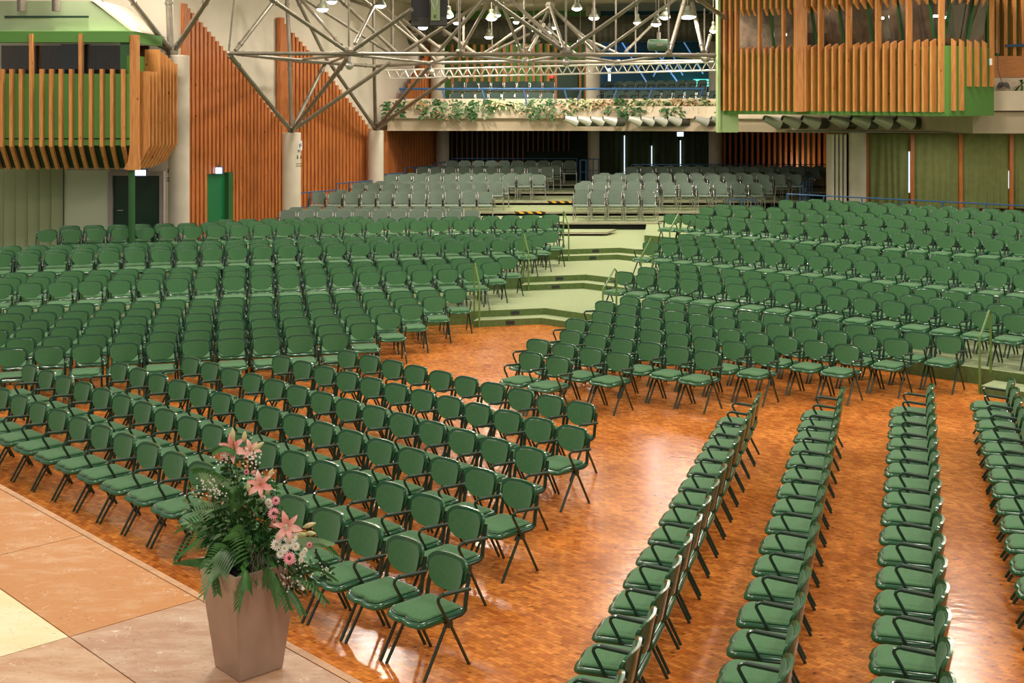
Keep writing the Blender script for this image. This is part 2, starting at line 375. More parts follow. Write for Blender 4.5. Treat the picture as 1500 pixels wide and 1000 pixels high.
# ------------------------------------------------------------------ green armchair
def superout(pts): return pts
def seat_outline(wd, y0, y1, rf, rb, wave=.012):
    """rounded outline, CCW, with two thigh lobes at the front (y0)"""
    P = []
    def arc(cx, cy, r, a0, a1, n=4):
        for i in range(n+1):
            a = math.radians(a0+(a1-a0)*i/n); P.append((cx+r*math.cos(a), cy+r*math.sin(a)))
    arc(-wd+rf, y0+rf, rf, 180, 270)
    for i in range(1, 8):
        x = (-wd+rf)+(2*wd-2*rf)*i/8; t = x/(wd-rf); P.append((x, y0-wave*math.sin(math.pi*abs(t))+wave*.4*(1-abs(t))))
    arc(wd-rf, y0+rf, rf, 270, 360); arc(wd-rb, y1-rb, rb, 0, 90); arc(-wd+rb, y1-rb, rb, 90, 180)
    return P
def back_grid(mb, hw, zt, zb0, drop, corner, off, thick, nx=12, nz=5, inset=0):
    """curved D-shaped back: front and rear surfaces joined round the rim"""
    def pt(i, j, dy):
        u = -1+2*i/nx; x = hw*u*(1-.0*j)
        top = zt-corner*abs(u)**7; bot = zb0+drop*abs(u)**3.9
        z = bot+(top-bot)*j/nz
        xx = x*(1-.03*(1-j/nz)); y = .205+(z-.5)*.20-.055*(u*hw/.225)**2+off+dy
        return (xx, y, z)
    vs = [pt(i, j, 0) for j in range(nz+1) for i in range(nx+1)]; n1 = len(vs)
    vs += [pt(i, j, thick) for j in range(nz+1) for i in range(nx+1)]
    fs = []
    W_ = nx+1
    for j in range(nz):
        for i in range(nx):
            a = j*W_+i; fs.append((a, a+1, a+1+W_, a+W_)); a += n1; fs.append((a+W_, a+1+W_, a+1, a))
    for i in range(nx):
        fs.append((i+1, i, i+n1, i+1+n1)); a = nz*W_+i; fs.append((a, a+1, a+1+n1, a+n1))
    for j in range(nz):
        a = j*W_; fs.append((a, a+W_, a+W_+n1, a+n1)); a += nx; fs.append((a+W_, a, a+n1, a+W_+n1))
    mb.add(vs, fs)
def p_seat():
    mb = MB(); o = seat_outline(.226, -.262, .215, .085, .05, .013)
    mb.slab(o, lambda x, y: .382+.02*max(0, (-y-.12))*-2, lambda x, y: .436-.5*max(0, -y-.17)**1.2, edge=.018); return mb
def p_cush():
    mb = MB(); o = seat_outline(.194, -.222, .185, .06, .045, .011)
    mb.slab(o, lambda x, y: .425-.5*max(0, -y-.17)**1.2, lambda x, y: .4515+.004*math.cos(x*9)-.5*max(0, -y-.17)**1.2, edge=.014)
    mb.mi = 1; o = [(p[0]*1.01, p[1]*1.01-.0002) for p in o]; mb.tube([(x, y, .4385-.5*max(0, -y-.17)**1.2) for x, y in o+o[:1]], .0042, 4, cap=False); mb.mi = 0; return mb
def p_back():
    mb = MB(); back_grid(mb, .225, .775, .530, .110, .05, 0, .022, 14, 5); return mb
def p_bcush():
    mb = MB(); back_grid(mb, .194, .750, .517, .088, .048, -.018, .020, 12, 5)
    W_ = 13; n = 6; e = [i for i in range(W_)]+[j*W_+12 for j in range(1, n)]+[5*W_+i for i in range(11, -1, -1)]+[j*W_ for j in range(4, -1, -1)]
    P = [Vector(mb.v[i])+Vector((0, .006, 0)) for i in e]; mb.mi = 1; mb.tube(P, .0045, 4, cap=False); mb.mi = 0; return mb
def p_frame():
    mb = MB()
    for s in (-1, 1):
        x = s*.222
        mb.tube([(x, .0, .395), (x, .14, .40), (x, .185, .425), (x*.99, .195, .50), (x*.965, .222, .62), (x*.94, .238, .69)], .018, 6)
        mb.tube([(x-.02*s, .02, .365), (x+.014*s, .02, .365)], .032, 10)
    mb.tube([(-.21, .02, .365), (.21, .02, .365)], .016, 6)
    return mb
def p_leg(sx, sy):
    mb = MB(); mb.tube([(sx*.214, .02+sy*.01, .375), (sx*.224, sy*.225, .0)], .0135, 6); return mb
def p_arm(s=1):
    mb = MB(); x = s*.236
    mb.tube([(x, .01, .375), (x, -.03, .44), (x, -.085, .535), (x, -.10, .565), (x, -.095, .588), (x, -.07, .602), (x, -.02, .603), (x, .215, .580)], .0135, 6); return mb
def p_grip(s=1):
    mb = MB(); x = s*.236; mb.tube([(x, -.05, .606), (x, .225, .580)], .0165, 8); return mb
GP = dict(seat=p_seat().mesh('seat', M['shell'], angle=55), cush=p_cush().mesh('seat_cushion', [M['cushion'], M['tube']], angle=60), back=p_back().mesh('backrest', M['shell'], angle=70),
          bcush=p_bcush().mesh('back_cushion', [M['cushion'], M['tube']], angle=70), frame=p_frame().mesh('frame', M['tube']))
LEG = {(sx, sy): p_leg(sx, sy).mesh('leg', M['tube']) for sx in (-1, 1) for sy in (-1, 1)}
ARM = {s: p_arm(s).mesh('armrest', M['tube']) for s in (-1, 1)}; GRIP = {s: p_grip(s).mesh('arm_grip', M['grip']) for s in (-1, 1)}
def part(name, me, parent):
    o = bpy.data.objects.new(name, me); C.objects.link(o); o.parent = parent; return o
def make_chair():
    r = thing('green_armchair', 'x', 'chair')
    s = part('seat', GP['seat'], r); part('seat_cushion', GP['cush'], s)
    b = part('backrest', GP['back'], r); part('back_cushion', GP['bcush'], b)
    part('frame', GP['frame'], r)
    for k in LEG: part('leg', LEG[k], r)
    a = part('armrest', ARM[1], r); part('arm_grip', GRIP[1], a)
    return r
def copy_tree(o, parent=None):
    c = o.copy(); C.objects.link(c); c.parent = parent
    for ch in list(o.children): copy_tree(ch, c)
    return c

# rows: (block, row name, first chair back-top pixel, second, z, count or None, direction, endcap side)
CH = []      # (x, y, z, rz, label, group, extra_arm)
TOPZ = .775
def row(block, rname, first, z, n, d, rz, pitch, aisle_first, arm_at=None, endname='aisle end', group=None):
    p = at(first[0], first[1], Z=z+TOPZ) if not isinstance(first, Vector) else first
    Fd = Vector((math.sin(rz), -math.cos(rz), 0)); L = []
    for i in range(n):
        q = p+d*(pitch*i)+Fd*.25
        px = 750+F*q.x/q.y
        if q.y < 6 or px < -45 or px > 1550: continue
        L.append([q.x, q.y, z, rz+random.uniform(-.02, .02), 'green padded armchair in %s of %s, %s from its %s' % (rname, block, ORD[i+1], endname), group or block, i == arm_at])
    CH.extend(L)
RZL = math.radians(15); RZN = math.radians(-45.4); RZR = math.radians(-107.5); RZM = math.radians(-41.7)
U2 = Vector((-.702, .712, 0))
rn = lambda k, n: 'front row' if k == 1 else ('back row' if k == n else ORD[k]+' row')
for k, ((x, y), n, pt) in enumerate((((662, 812), 19, .513), ((688.5, 744.6), 18, .508), ((765, 703.5), 16, .508), ((781.5, 656), 14, .505), ((843, 624.6), 12, .498), ((855, 589.5), 10, .496)), 1):
    row('near left block', rn(k, 6), (x, y), 0, n, U2, RZN, pt, True, arm_at=n-1)
for k, (x, y, dx, dy, n) in enumerate(((804, 8.436, 2.174/14, 7.19/14, 17), (1740, 8.16, 2.345/15, 7.81/15, 17), (2835, 8.415, 2.405/15, 7.745/15, 17), (4350, 10.0, .153, .5184, 14)), 1):
    d = Vector((dx, dy, 0)); pt = d.length; d.normalize(); p0 = Vector((x/1000, y, 0))
    if k < 4: last = p0+d*pt*(n-3 if k == 1 else n-2)
    else: last = Vector((6.37, 16.48, 0))
    row('right-hand block', ['leftmost', 'second', 'third', 'rightmost'][k-1]+' file', last, 0, n, -d, RZR, pt, True, arm_at=0, endname='far end', group='right-hand files of chairs')
for k, ((x, y), n) in enumerate((((781, 516), 2), ((792, 497), 4), ((839, 484), 6), ((847, 467), 8), ((886, 456), 10), ((889, 441), 12), ((925, 434), 13)), 1):
    row('central right block', rn(k, 7), (x, y), 0, n, DR, RZM, .498, True, arm_at=0, endname='aisle end')
for k, (x, y) in enumerate(((490, 487.5), (531, 472), (569, 458), (601, 445.5), (635, 434), (666, 423)), 1):
    row('central left block', rn(k, 6), (x, y), 0, 18, DL, RZL, .515, True)
for k, ((x, y), z, n) in enumerate((((692.5, 392.5), 1, 20), ((719, 383.8), 1, 20), ((742.5, 376), 1, 20), ((765, 350), 2, 23), ((785, 345), 2, 23), ((805, 339), 2, 24), ((797, 319), 3, 23), ((806, 314), 3, 23)), 1):
    row('raised left block', rn(k, 9), (x, y), LV[z], n, DL, RZL, .515, True, arm_at=None)
row('raised left block', 'back row', (520, 317), LV[3], 7, DL, RZL, .515, True)
for k, ((x, y), z) in enumerate((((917, 398), 1), ((950, 391.5), 1), ((980, 384), 1), ((956, 354), 2), ((981, 348.7), 2), ((1007, 343), 2), ((1031, 320), 3), ((1031, 314.2), 3), ((1037.6, 303), 4), ((1060, 299), 4), ((1153.7, 293), 5), ((1197, 291.5), 5)), 1):
    row('raised right block', rn(k, 12), (x, y), LV[z], 20, DR, RZM, .502, True, arm_at=0)
row('raised right block', 'eighth row', (985.6, 313.4), LV[3], 2, Vector((.94, -.34, 0)), math.radians(-30), .43, True, arm_at=0, endname='front corner end')
CH.sort(key=lambda c: c[1]/1.0+abs(c[0])*.05)
proto = make_chair(); rest = []
for i, (x, y, z, rz, lb, g, ex) in enumerate(CH):
    if i < 300:
        o = proto if i == 0 else copy_tree(proto)
        o.location = (x, y, z); o.rotation_euler = (0, 0, rz); o['label'] = lb; o['group'] = 'green chairs of the '+g.replace('right-hand files of chairs', 'right-hand block')
        o['_x'] = 1 if ex else 0
    else: rest.append((x, y, z, rz, ex))
for o in [o for o in list(C.objects) if o.get('_x') is not None]:
    if o['_x']:
        a = part('armrest', ARM[-1], o); part('arm_grip', GRIP[-1], a)
    del o['_x']
# the far rows beyond the first 300, one object
big = MB(); TM = {False: None, True: None}
srcs = [(p_seat(), 0), (p_cush(), 1), (p_back(), 0), (p_bcush(), 1), (p_frame(), 2), (p_arm(1), 2)]+[(p_leg(a, b), 2) for a in (-1, 1) for b in (-1, 1)]
for (x, y, z, rz, ex) in rest:
    X = Matrix.Translation((x, y, z)) @ Matrix.Rotation(rz, 4, 'Z')
    for s, mi in srcs+([(p_arm(-1), 2)] if ex else []):
        big.mi = mi; big.add([X @ Vector(v) for v in s.v], s.f)
o = obj('green_armchairs', big, [M['shell'], M['cushion'], M['tube']], angle=60)
tag(o, 'remaining green padded armchairs in the far raised rows of both blocks', 'chairs', kind='stuff')
print('chairs', len(CH), 'rest', len(rest))

# ------------------------------------------------------------------ grey chairs on the riser platforms
def g_back(m=M['gcush'], hw=.19):
    mb = MB(); 
    vs = []
    nx, nz = 8, 6
    def pt(i, j, dy):
        u = -1+2*i/nx; v = j/nz; r = 1-.10*abs(2*v-1)**6
        top = .80-.05*abs(u)**6; bot = .47+.045*abs(u)**6
        z = bot+(top-bot)*v
        return (hw*u, .215+(z-.47)*.18-.03*u*u+dy, z)
    a = [pt(i, j, 0) for j in range(nz+1) for i in range(nx+1)]; b = [pt(i, j, .035) for j in range(nz+1) for i in range(nx+1)]
    n1 = len(a); W_ = nx+1; fs = []
    for j in range(nz):
        for i in range(nx):
            q = j*W_+i; fs += [(q, q+1, q+1+W_, q+W_), (q+n1+W_, q+n1+1+W_, q+n1+1, q+n1)]
    for i in range(nx): fs += [(i+1, i, i+n1, i+1+n1)]; q = nz*W_+i; fs += [(q, q+1, q+1+n1, q+n1)]
    for j in range(nz): q = j*W_; fs += [(q, q+W_, q+W_+n1, q+n1)]; q += nx; fs += [(q+W_, q, q+n1, q+W_+n1)]
    mb.add(a+b, fs); return mb
def g_seat():
    mb = MB(); mb.slab(seat_outline(.205, -.22, .2, .05, .04, 0), lambda x, y: .41, lambda x, y: .455-.4*max(0, -y-.16)**1.3, edge=.015); return mb
def g_frame():
    mb = MB()
    for s in (-1, 1):
        x = s*.21
        mb.tube([(x, -.21, 0), (x, -.19, .40), (x, -.05, .43), (x, .19, .42), (x*.97, .215, .50), (x*.97, .26, .74)], .012, 6)
        mb.tube([(x, .26, 0), (x, .12, .42)], .012, 6)
    mb.tube([(-.21, -.195, .35), (.21, -.195, .35)], .010, 6); mb.tube([(-.20, .14, .36), (.20, .14, .36)], .010, 6)
    return mb
def g_arm(s):
    mb = MB(); x = s*.225; mb.tube([(x, -.15, .42), (x, -.15, .60), (x, -.11, .635), (x, .20, .635)], .014, 6)
    return mb
GM = dict(back=g_back().mesh('backrest', M['gcush'], angle=70), seat=g_seat().mesh('seat', M['gcush'], angle=60), frame=g_frame().mesh('frame', M['chrome']),
          arm=g_arm(1).mesh('armrest', M['black']), arm2=g_arm(-1).mesh('armrest', M['black']),
          dback=g_back().mesh('backrest', M['gdark'], angle=70), dseat=g_seat().mesh('seat', M['gdark'], angle=60))
def grey(dark=False):
    r = thing('dark_grey_chair' if dark else 'grey_chair', 'x', 'chair')
    part('backrest', GM['dback' if dark else 'back'], r); part('seat', GM['dseat' if dark else 'seat'], r); part('frame', GM['frame'], r)
    part('armrest', GM['arm'], r); part('armrest', GM['arm2'], r)
    return r
gp = grey(); first = True
GR = [  # block, row name, Y, level z, px0, px1, n
 ('left', 'front row', 33.3, .74, 422, 691, 11), ('left', 'second row', 34.2, .74, 434, 668, 10),
 ('left', 'third row', 36.95, .95, 467, 711, 11), ('left', 'fourth row', 37.9, .95, 500, 690, 9),
 ('left', 'fifth row', 39.1, 1.07, 525, 727, 10), ('left', 'sixth row', 40.1, 1.07, 536, 735, 10),
 ('left', 'seventh row', 41.6, 1.19, 572, 789, 11), ('left', 'eighth row', 42.5, 1.19, 582, 772, 10),
 ('left', 'ninth row', 44.0, 1.31, 619, 801, 10), ('left', 'tenth row', 44.9, 1.31, 628, 812, 10),
 ('left', 'back row', 46.2, 1.43, 662, 835, 10),
 ('right', 'front row', 36.95, .95, 850, 950, 5), ('right', 'second row', 37.9, .95, 853, 948, 5),
 ('right', 'third row', 39.1, 1.07, 852, 1106, 11), ('right', 'fourth row', 40.1, 1.07, 858, 1120, 12),
 ('right', 'fifth row', 41.6, 1.19, 878, 1165, 13), ('right', 'sixth row', 42.5, 1.19, 886, 1152, 13),
 ('right', 'seventh row', 44.0, 1.31, 925, 1214, 14), ('right', 'back row', 44.9, 1.31, 936, 1200, 13)]
for (blk, rname, Y, z, a, b, n) in GR:
    for i in range(n):
        px = a+(b-a)*i/(n-1); x = (px-750)*(Y)/F
        o = gp if first else copy_tree(gp); first = False
        o.location = (x, Y-.25, z); o.rotation_euler = (0, 0, random.uniform(-.05, .05))
        k = (n-i) if blk == 'left' else i+1
        o['label'] = 'grey chair in %s of %s riser block, %s from the centre aisle' % (rname, blk, ORD[k])
        o['group'] = 'grey chairs of the %s riser block' % blk
# riser platforms
def podium(name, pts, z0, z1, lb):
    mb = MB(); mb.prism(pts, z1-.055, z1)
    o = obj(name, mb, [M['carpet'], M['podium']], smooth=False); tag(o, lb, 'platform', 'stepped riser platforms')
    for p in o.data.polygons: p.material_index = 0 if p.normal.z > .5 else 1
    mb = MB(); mb.prism([(x+(.15 if i in (0, 3) else -.15), y+(.12 if i < 2 else -.005)) for i, (x, y) in enumerate(pts[:4])], z0, z1-.055)  # near-black block stands in for the shaded void under the edge
    q = obj('base', mb, M['dark'], o, smooth=False); q['label'] = 'black block painted as the shade under the platform edge'
Lx = lambda Y, px: (px-750)*Y/F
podium('riser_platform', [(-2.4, 34.6), (Lx(34.6, 889), 34.6), (Lx(35.4, 903), 35.4), (-2.4, 35.4)], .74, .845, 'lowest narrow wooden riser platform step at the centre aisle')
PL = [(36.25, .95, 420, 968, 'first wide riser platform under the front grey chairs'), (38.35, 1.07, 500, 1118, 'second riser platform with hazard tape on its edge'),
      (40.85, 1.19, 560, 1190, 'third riser platform with hazard tape near the right grey block'), (43.3, 1.31, 600, 1225, 'fourth riser platform below the balcony front'),
      (45.4, 1.43, 640, 1240, 'rearmost riser platform below the balcony')]
for i, (Y, z, a, b, lb) in enumerate(PL):
    Y2 = PL[i+1][0]-.01 if i < 4 else 47.7
    podium('riser_platform', [(Lx(Y, a), Y), (Lx(Y, b), Y), (Lx(Y, b)+.4, Y2), (Lx(Y, a)+.2, Y2)], .74, z, lb)
for (Y, z, a, b, lb) in ((38.35, 1.07, 753, 799, 'yellow and black hazard tape on the second platform edge'), (40.85, 1.19, 801, 836, 'yellow and black hazard tape on the third platform edge'), (36.25, .95, 747, 756, 'short hazard tape on the first platform edge')):
    mb = MB(); mb.box(Lx(Y, a), Lx(Y, b), Y-.01, Y+.10, z-.055, z+.005); tag(obj('hazard_tape', mb, M['hazard'], smooth=False), lb, 'tape', 'hazard tapes on the platforms')
# blue railings
def railing(pts, h, posts, lb, r=.018, cat='railing', mid=True):
    t = thing('blue_railing', lb, cat, pts[0], group='blue railings'); o0 = Vector(pts[0])
    P = [Vector(p)-o0 for p in pts]
    mb = MB(); mb.tube([p+Vector((0, 0, h)) for p in P], r, 8); obj('top_rail', mb, M['blue'], t)
    if mid:
        mb = MB(); mb.tube([p+Vector((0, 0, h*.5)) for p in P], r*.7, 6); obj('mid_rail', mb, M['blue'], t)
    for i in range(posts):
        u = i/(posts-1)*(len(P)-1); k = min(int(u), len(P)-2); q = P[k].lerp(P[k+1], u-k)
        mb = MB(); mb.tube([q, q+Vector((0, 0, h))], r, 8); obj('post', mb, M['blue'], t)
for (x0, y0, x1, y1, Y, dy, lb) in ((433, 283, 492, 276, 36.4, 1.3, 'lowest'), (493, 269, 545, 263.5, 38.5, 1.5, 'second'), (545, 257, 592, 252, 40.9, 1.6, 'third'), (593, 246, 636, 242, 43.4, 1.5, 'fourth'), (637, 239, 664, 235, 45.6, 1.6, 'topmost')):
    z = at(x0, y0, Y=Y).z
    zb = {36.4: .95, 38.5: 1.07, 40.9: 1.19, 43.4: 1.31, 45.6: 1.43}[Y]
    a, b = at(x0, y0, Y=Y), at(x1, y1, Y=Y+dy); railing([(a.x, a.y, zb), (b.x, b.y, zb)], z-zb, 4, lb+' blue railing segment stepping up beside the left grey chairs')
a, b = at(1153, 287, Y=34.3), at(1510, 298, Y=30.3); railing([(a.x, a.y, 1.05), (b.x, b.y, 1.05)], .83, 7, 'long blue railing behind the back row of the right block', mid=False)
railing([(Lx(46.6, 925), 46.6, 1.43), (Lx(46.6, 1216), 46.6, 1.43)], .64, 6, 'blue railing along the rear of the right riser block', mid=False)
railing([(Lx(47.2, 662), 47.2, 1.43), (Lx(47.2, 845), 47.2, 1.43)], .83, 5, 'blue railing behind the back row of the left riser block', mid=False)
t = [(Lx(45.7, 850), 45.7, 1.43), (Lx(45.7, 858.5), 45.7, 1.43)]; railing(t, .84, 2, 'narrow blue gate frame at the top of centre aisle', r=.03)
railing([(Lx(46.8, 861), 46.8, 1.43), (Lx(46.8, 877), 46.8, 1.43)], .83, 3, 'short blue railing beside the gate at aisle top')
railing([(Lx(38.6, 1172), 38.6, 1.07), (Lx(41.7, 1190), 41.7, 1.19)], .80, 5, 'dark blue stair railing at the right end of grey chairs')
railing([(Lx(37.6, 1067), 37.6, .74), (Lx(37.6, 1107), 37.6, .74)], .74, 3, 'low blue rail between grey chairs and the raised green rows', mid=False)

# ------------------------------------------------------------------ walls
H = 9.2
WL = [(-16, 31.2), (-8.16, 31.25), (-6.64, 36.45), (-4.62, 42.0), (-2.98, 49.5), (16, 49.5)]
def wallseg(name, a, b, z0, z1, m, th=.25):
    a, b = Vector((*a, 0)), Vector((*b, 0)); d = (b-a).normalized(); n = Vector((-d.y, d.x, 0))*th
    mb = MB(); mb.prism([a, b, b+n, a+n], z0, z1); return struct(name, mb, m, smooth=False)
wallseg('wall_left', WL[0], WL[1], 0, H, M['wall']); wallseg('wall_left', WL[1], WL[2], 0, H, M['wall'])
wallseg('wall_left', WL[2], WL[3], 0, H, M['wall']); wallseg('wall_left', WL[3], WL[4], 0, H, M['wall'])
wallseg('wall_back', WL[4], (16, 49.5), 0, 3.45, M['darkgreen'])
wallseg('wall_back', (-2.9, 49.6), (3.3, 49.6), 3.45, H, M['gpaint'])
wallseg('wall_back', (3.3, 49.7), (16, 49.7), 3.45, H, M['bluelit_wall'])
wallseg('wall_right', (16, 49.6), (16, 30), 0, H, M['wall'])
mb = MB(); mb.box(-18, 18, 27, 40, 8.7, 8.9); struct('ceiling', mb, M['ceil'])
mb = MB(); mb.box(-18, 18, 39.5, 51, 7.8, 8.0); struct('ceiling', mb, M['ceil'])
# pine slat panels with stepped tops
def slatpanel(a, b, n, zb, ztops, lb, m=M['pinewall'], depth=.13, frac=.62, holes=None, base=M['pinedark'], wide=None, off=.0):
    """a,b: plan ends; ztops: function of 0..1"""
    a, b = Vector((*a, 0)), Vector((*b, 0)); d = (b-a); L = d.length; d.normalize(); nn = Vector((d.y, -d.x, 0)); p = L/n
    t = thing('wood_slat_panel', lb, 'wall panel', a, group='pine slat wall panels'); A = Vector((0, 0, 0))
    s = MB(); bk = MB()
    for i in range(n):
        q = A+d*(p*i); zt = ztops((i+.5)/n); wd = p*frac
        z0 = zb(i/n) if callable(zb) else zb
        if wide and i in wide: wd = p*.98
        if holes and holes[0] <= (i+.5)/n <= holes[1]: z0 = holes[2]
        s.prism([q+nn*depth, q+d*wd+nn*depth, q+d*wd+nn*.0, q], z0, zt)
        bk.prism([q+d*wd+nn*.03, q+d*p+nn*.03, q+d*p, q+d*wd], z0, zt-.04)
    obj('slats', s, m, t, smooth=False); obj('backing', bk, base, t, smooth=False)
    return t
def P2(px, Y): return ((px-750)*Y/F, Y)
def zof(py, Y): return EYE-(py-HOR)*Y/F
slatpanel(P2(262, 31.6), P2(412, 36.4), 27, .74, lambda u: zof(2+u*186, 31.6+4.8*u), 'orange pine slat panel with stepped top behind the leftmost round pillar', holes=(.235, .45, 2.5), wide=(0,))
slatpanel(P2(405, 36.4), P2(545, 41.9), 27, .74, lambda u: zof(26+u*172 if u > .04 else 26, 36.4+5.5*u), 'orange pine slat panel with stepped top between the two round pillars', wide=(0, 1))
slatpanel(P2(562, 42.5), P2(640, 49.0), 19, .9, lambda u: 3.4, 'orange pine slat panel under the left end of balcony')
slatpanel(P2(584, 43.8), P2(636, 49.0), 13, 3.9, lambda u: zof(148-u*95, 44+5*u), 'orange pine slat panel rising above the left end of balcony')
# back wall slats below the balcony and above
def backslats(x0, x1, n, Y, z0, z1, m, lb, w_=.05, d=.12, back=None):
    t = thing('wood_slat_panel', lb, 'wall panel', (Lx(Y, x0), Y, 0), group='pine slat wall panels'); s = MB(); W_ = Lx(Y, x1)-Lx(Y, x0)
    for i in range(n):
        x = W_*i/(n-1); zz = z0[i] if isinstance(z0, list) else z0; s.box(x, x+w_, -d, 0, zz, z1)
    obj('slats', s, m, t, smooth=False)
    if back: s = MB(); s.box(-.1, W_+.15, 0, .04, z0 if not isinstance(z0, list) else min(z0), z1); obj('backing', s, back, t, smooth=False)
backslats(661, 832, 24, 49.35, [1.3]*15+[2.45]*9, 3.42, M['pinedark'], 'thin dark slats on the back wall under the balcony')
backslats(1059, 1214, 20, 49.35, .9, 3.42, M['pinewall'], 'orange slats on back wall below the slatted booth', w_=.09)
backslats(661, 812, 15, 49.4, 3.9, 7.0, M['pinewall'], 'orange vertical slats on the green wall behind the balcony chairs', w_=.10)
backslats(848, 856, 2, 49.4, 3.9, 7.0, M['pinewall'], 'pair of orange slats beside the balcony pillar', w_=.09)
mb = MB(); mb.box(Lx(49.3, 812), Lx(49.3, 846), 49.3, 49.45, 3.9, 5.85); tag(obj('balcony_door', mb, M['gdoor'], smooth=False), 'dark green double door on the balcony back wall', 'door')
mb = MB(); mb.tube([at(808, 112, Y=49.2), at(808, 112, Y=49.25)], .07, 8); tag(obj('alarm_light', mb, mat('red_light', (.8, .02, .02), .4, emit=(1, .03, .03), strength=2)), 'tiny red light on the wall beside the balcony door', 'light')
# curtains under the balcony with bright gaps
def curtain(x0, x1, Y, z0, z1, lb, n=60, Y1=None, m=M['cloth'], amp=.05):
    Y1 = Y1 or Y; mb = MB(); vs = []; fs = []; K = 6
    for i in range(n+1):
        u = i/n; Yu = Y+(Y1-Y)*u; x = Lx(Y, x0)+(Lx(Y1, x1)-Lx(Y, x0))*u
        for k in range(K+1):
            v = k/K; dy = amp*(.4+.6*(1-v))*math.sin(u*n*.62+1.3*math.sin(u*9+v*2)); vs.append((x, Yu+dy, z0+(z1-z0)*v))
    for i in range(n):
        for k in range(K): q = i*(K+1)+k; fs.append((q, q+K+1, q+K+2, q+1))
    mb.add(vs, fs)
    vs2 = [(x, y+.02, z) for x, y, z in vs]; mb.add(vs2, [tuple(reversed(f)) for f in fs])
    o = obj('curtain', mb, m); return tag(o, lb, 'curtain', 'green curtains')
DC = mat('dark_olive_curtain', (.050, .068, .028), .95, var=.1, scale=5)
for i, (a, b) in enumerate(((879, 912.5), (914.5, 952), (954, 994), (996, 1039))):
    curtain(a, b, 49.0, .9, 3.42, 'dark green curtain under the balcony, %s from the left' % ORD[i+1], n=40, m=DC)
for i, (px, y0, y1) in enumerate(((913.4, 198, 258), (953, 213, 246), (994.8, 205, 246))):
    mb = MB(); a = at(px, y0, Y=49.3); b = at(px, y1, Y=49.3); mb.box(a.x-.02, a.x+.02, 48.9, 48.92, b.z, a.z)
    struct('window_%d' % (i+1), mb, M['daylight'], smooth=False)  # glowing strip stands in for daylight between the curtains
# right-hand curtain windows
YR = 38.6
mb = MB(); mb.box(Lx(YR, 1216), 18, YR+.35, YR+.5, 0, 3.45); struct('wall_right', mb, M['orangeboard'])
mb = MB(); mb.box(Lx(YR, 1190), 18, YR-3.2, YR+.4, .8, 1.06); struct('floor_tier', mb, M['riser'])
for i, (a, b) in enumerate(((1270, 1333), (1338, 1404), (1409, 1478), (1483, 1540))):
    curtain(a, b, YR, 1.15, 3.36, 'olive curtain on the right wall, %s panel from the pale pillar' % ORD[i+1], n=60, amp=.035)
for i, px in enumerate((1269, 1335.5, 1406.5, 1480.5)):
    mb = MB(); x = Lx(YR, px); mb.box(x-.04-.03*(i > 0), x+.04, YR-.12, YR-.02, .9, 3.36); tag(obj('wooden_mullion', mb, M['pinewall'], smooth=False), 'orange wooden upright between olive curtains, %s from the pillar' % ORD[i+1], 'upright', 'orange uprights between curtains')
for i, (px, y0, y1, w_) in enumerate(((1332, 222, 282, .05), (1478.5, 250, 276, .06))):
    a = at(px, y0, Y=YR-.05); b = at(px, y1, Y=YR-.05); mb = MB(); mb.prism([(a.x-.02, a.y), (a.x+.015, a.y), (a.x+.015, a.y+.02), (a.x-.02, a.y+.02)], b.z, a.z)
    struct('window_%d' % (i+4), mb, M['daylight'], smooth=False)  # glowing sliver put in for daylight at the curtain edge
mb = MB(); mb.tube([at(1153, 192, Y=37.5), at(1520, 195, Y=37.5)], .035, 8); tag(obj('curtain_rail', mb, M['steel']), 'long pale ceiling rail above the olive curtains', 'rail')
# folded partition
t = thing('folding_partition', 'stack of folded pale grey partition panels left of the right pillar', 'partition', (Lx(38, 1218), 38.0, .9))
for i in range(4):
    mb = MB(); x = Lx(38, 1218+i*6)-Lx(38, 1218); mb.box(x, x+.075, -.02, .6, 0, 2.46); obj('panel', mb, mat('partition_grey', (.72, .66, .54), .5, metal=.2), t, smooth=False)
mb = MB(); mb.box(.50, .60, .05, .6, 0, 2.46); obj('edge_panel', mb, M['black'], t, smooth=False)
# lit corner light behind the partition
area(11.0, 48.3, 1.75, .4, 9, (1, .78, .5), (math.radians(100), 0, 0)); area(-1, 45.5, 3.3, .7, 14); area(5, 45.5, 3.3, .7, 14)  # last two are weak fills added to lift the dark under the balcony
# pillars
def pillar(px, Y, r, z0, z1, name='pillar'):
    mb = MB(); mb.lathe([(r, z0), (r, z1-.02), (r-.02, z1)], 28, Matrix.Translation((Lx(Y, px), Y, 0))); return struct(name, mb, M['concrete'])
pillar(262, 30.6, .245, 0, zof(81, 30.6)); pillar(427, 35, .25, 0, zof(194, 35)); pillar(550.5, 41, .25, 0, zof(191, 41))
pillar(648, 48.2, .26, 0, 3.45); pillar(869.5, 48, .22, 0, 3.45); pillar(1048, 48, .25, 0, 3.45); pillar(1256, 38.0, .25, 0, 3.45)
pillar(869, 47.5, .27, 3.8, 8.6); pillar(641, 47.6, .26, 3.8, 8.6)
pillar(1050, 48.2, .3, 3.8, 8.6)
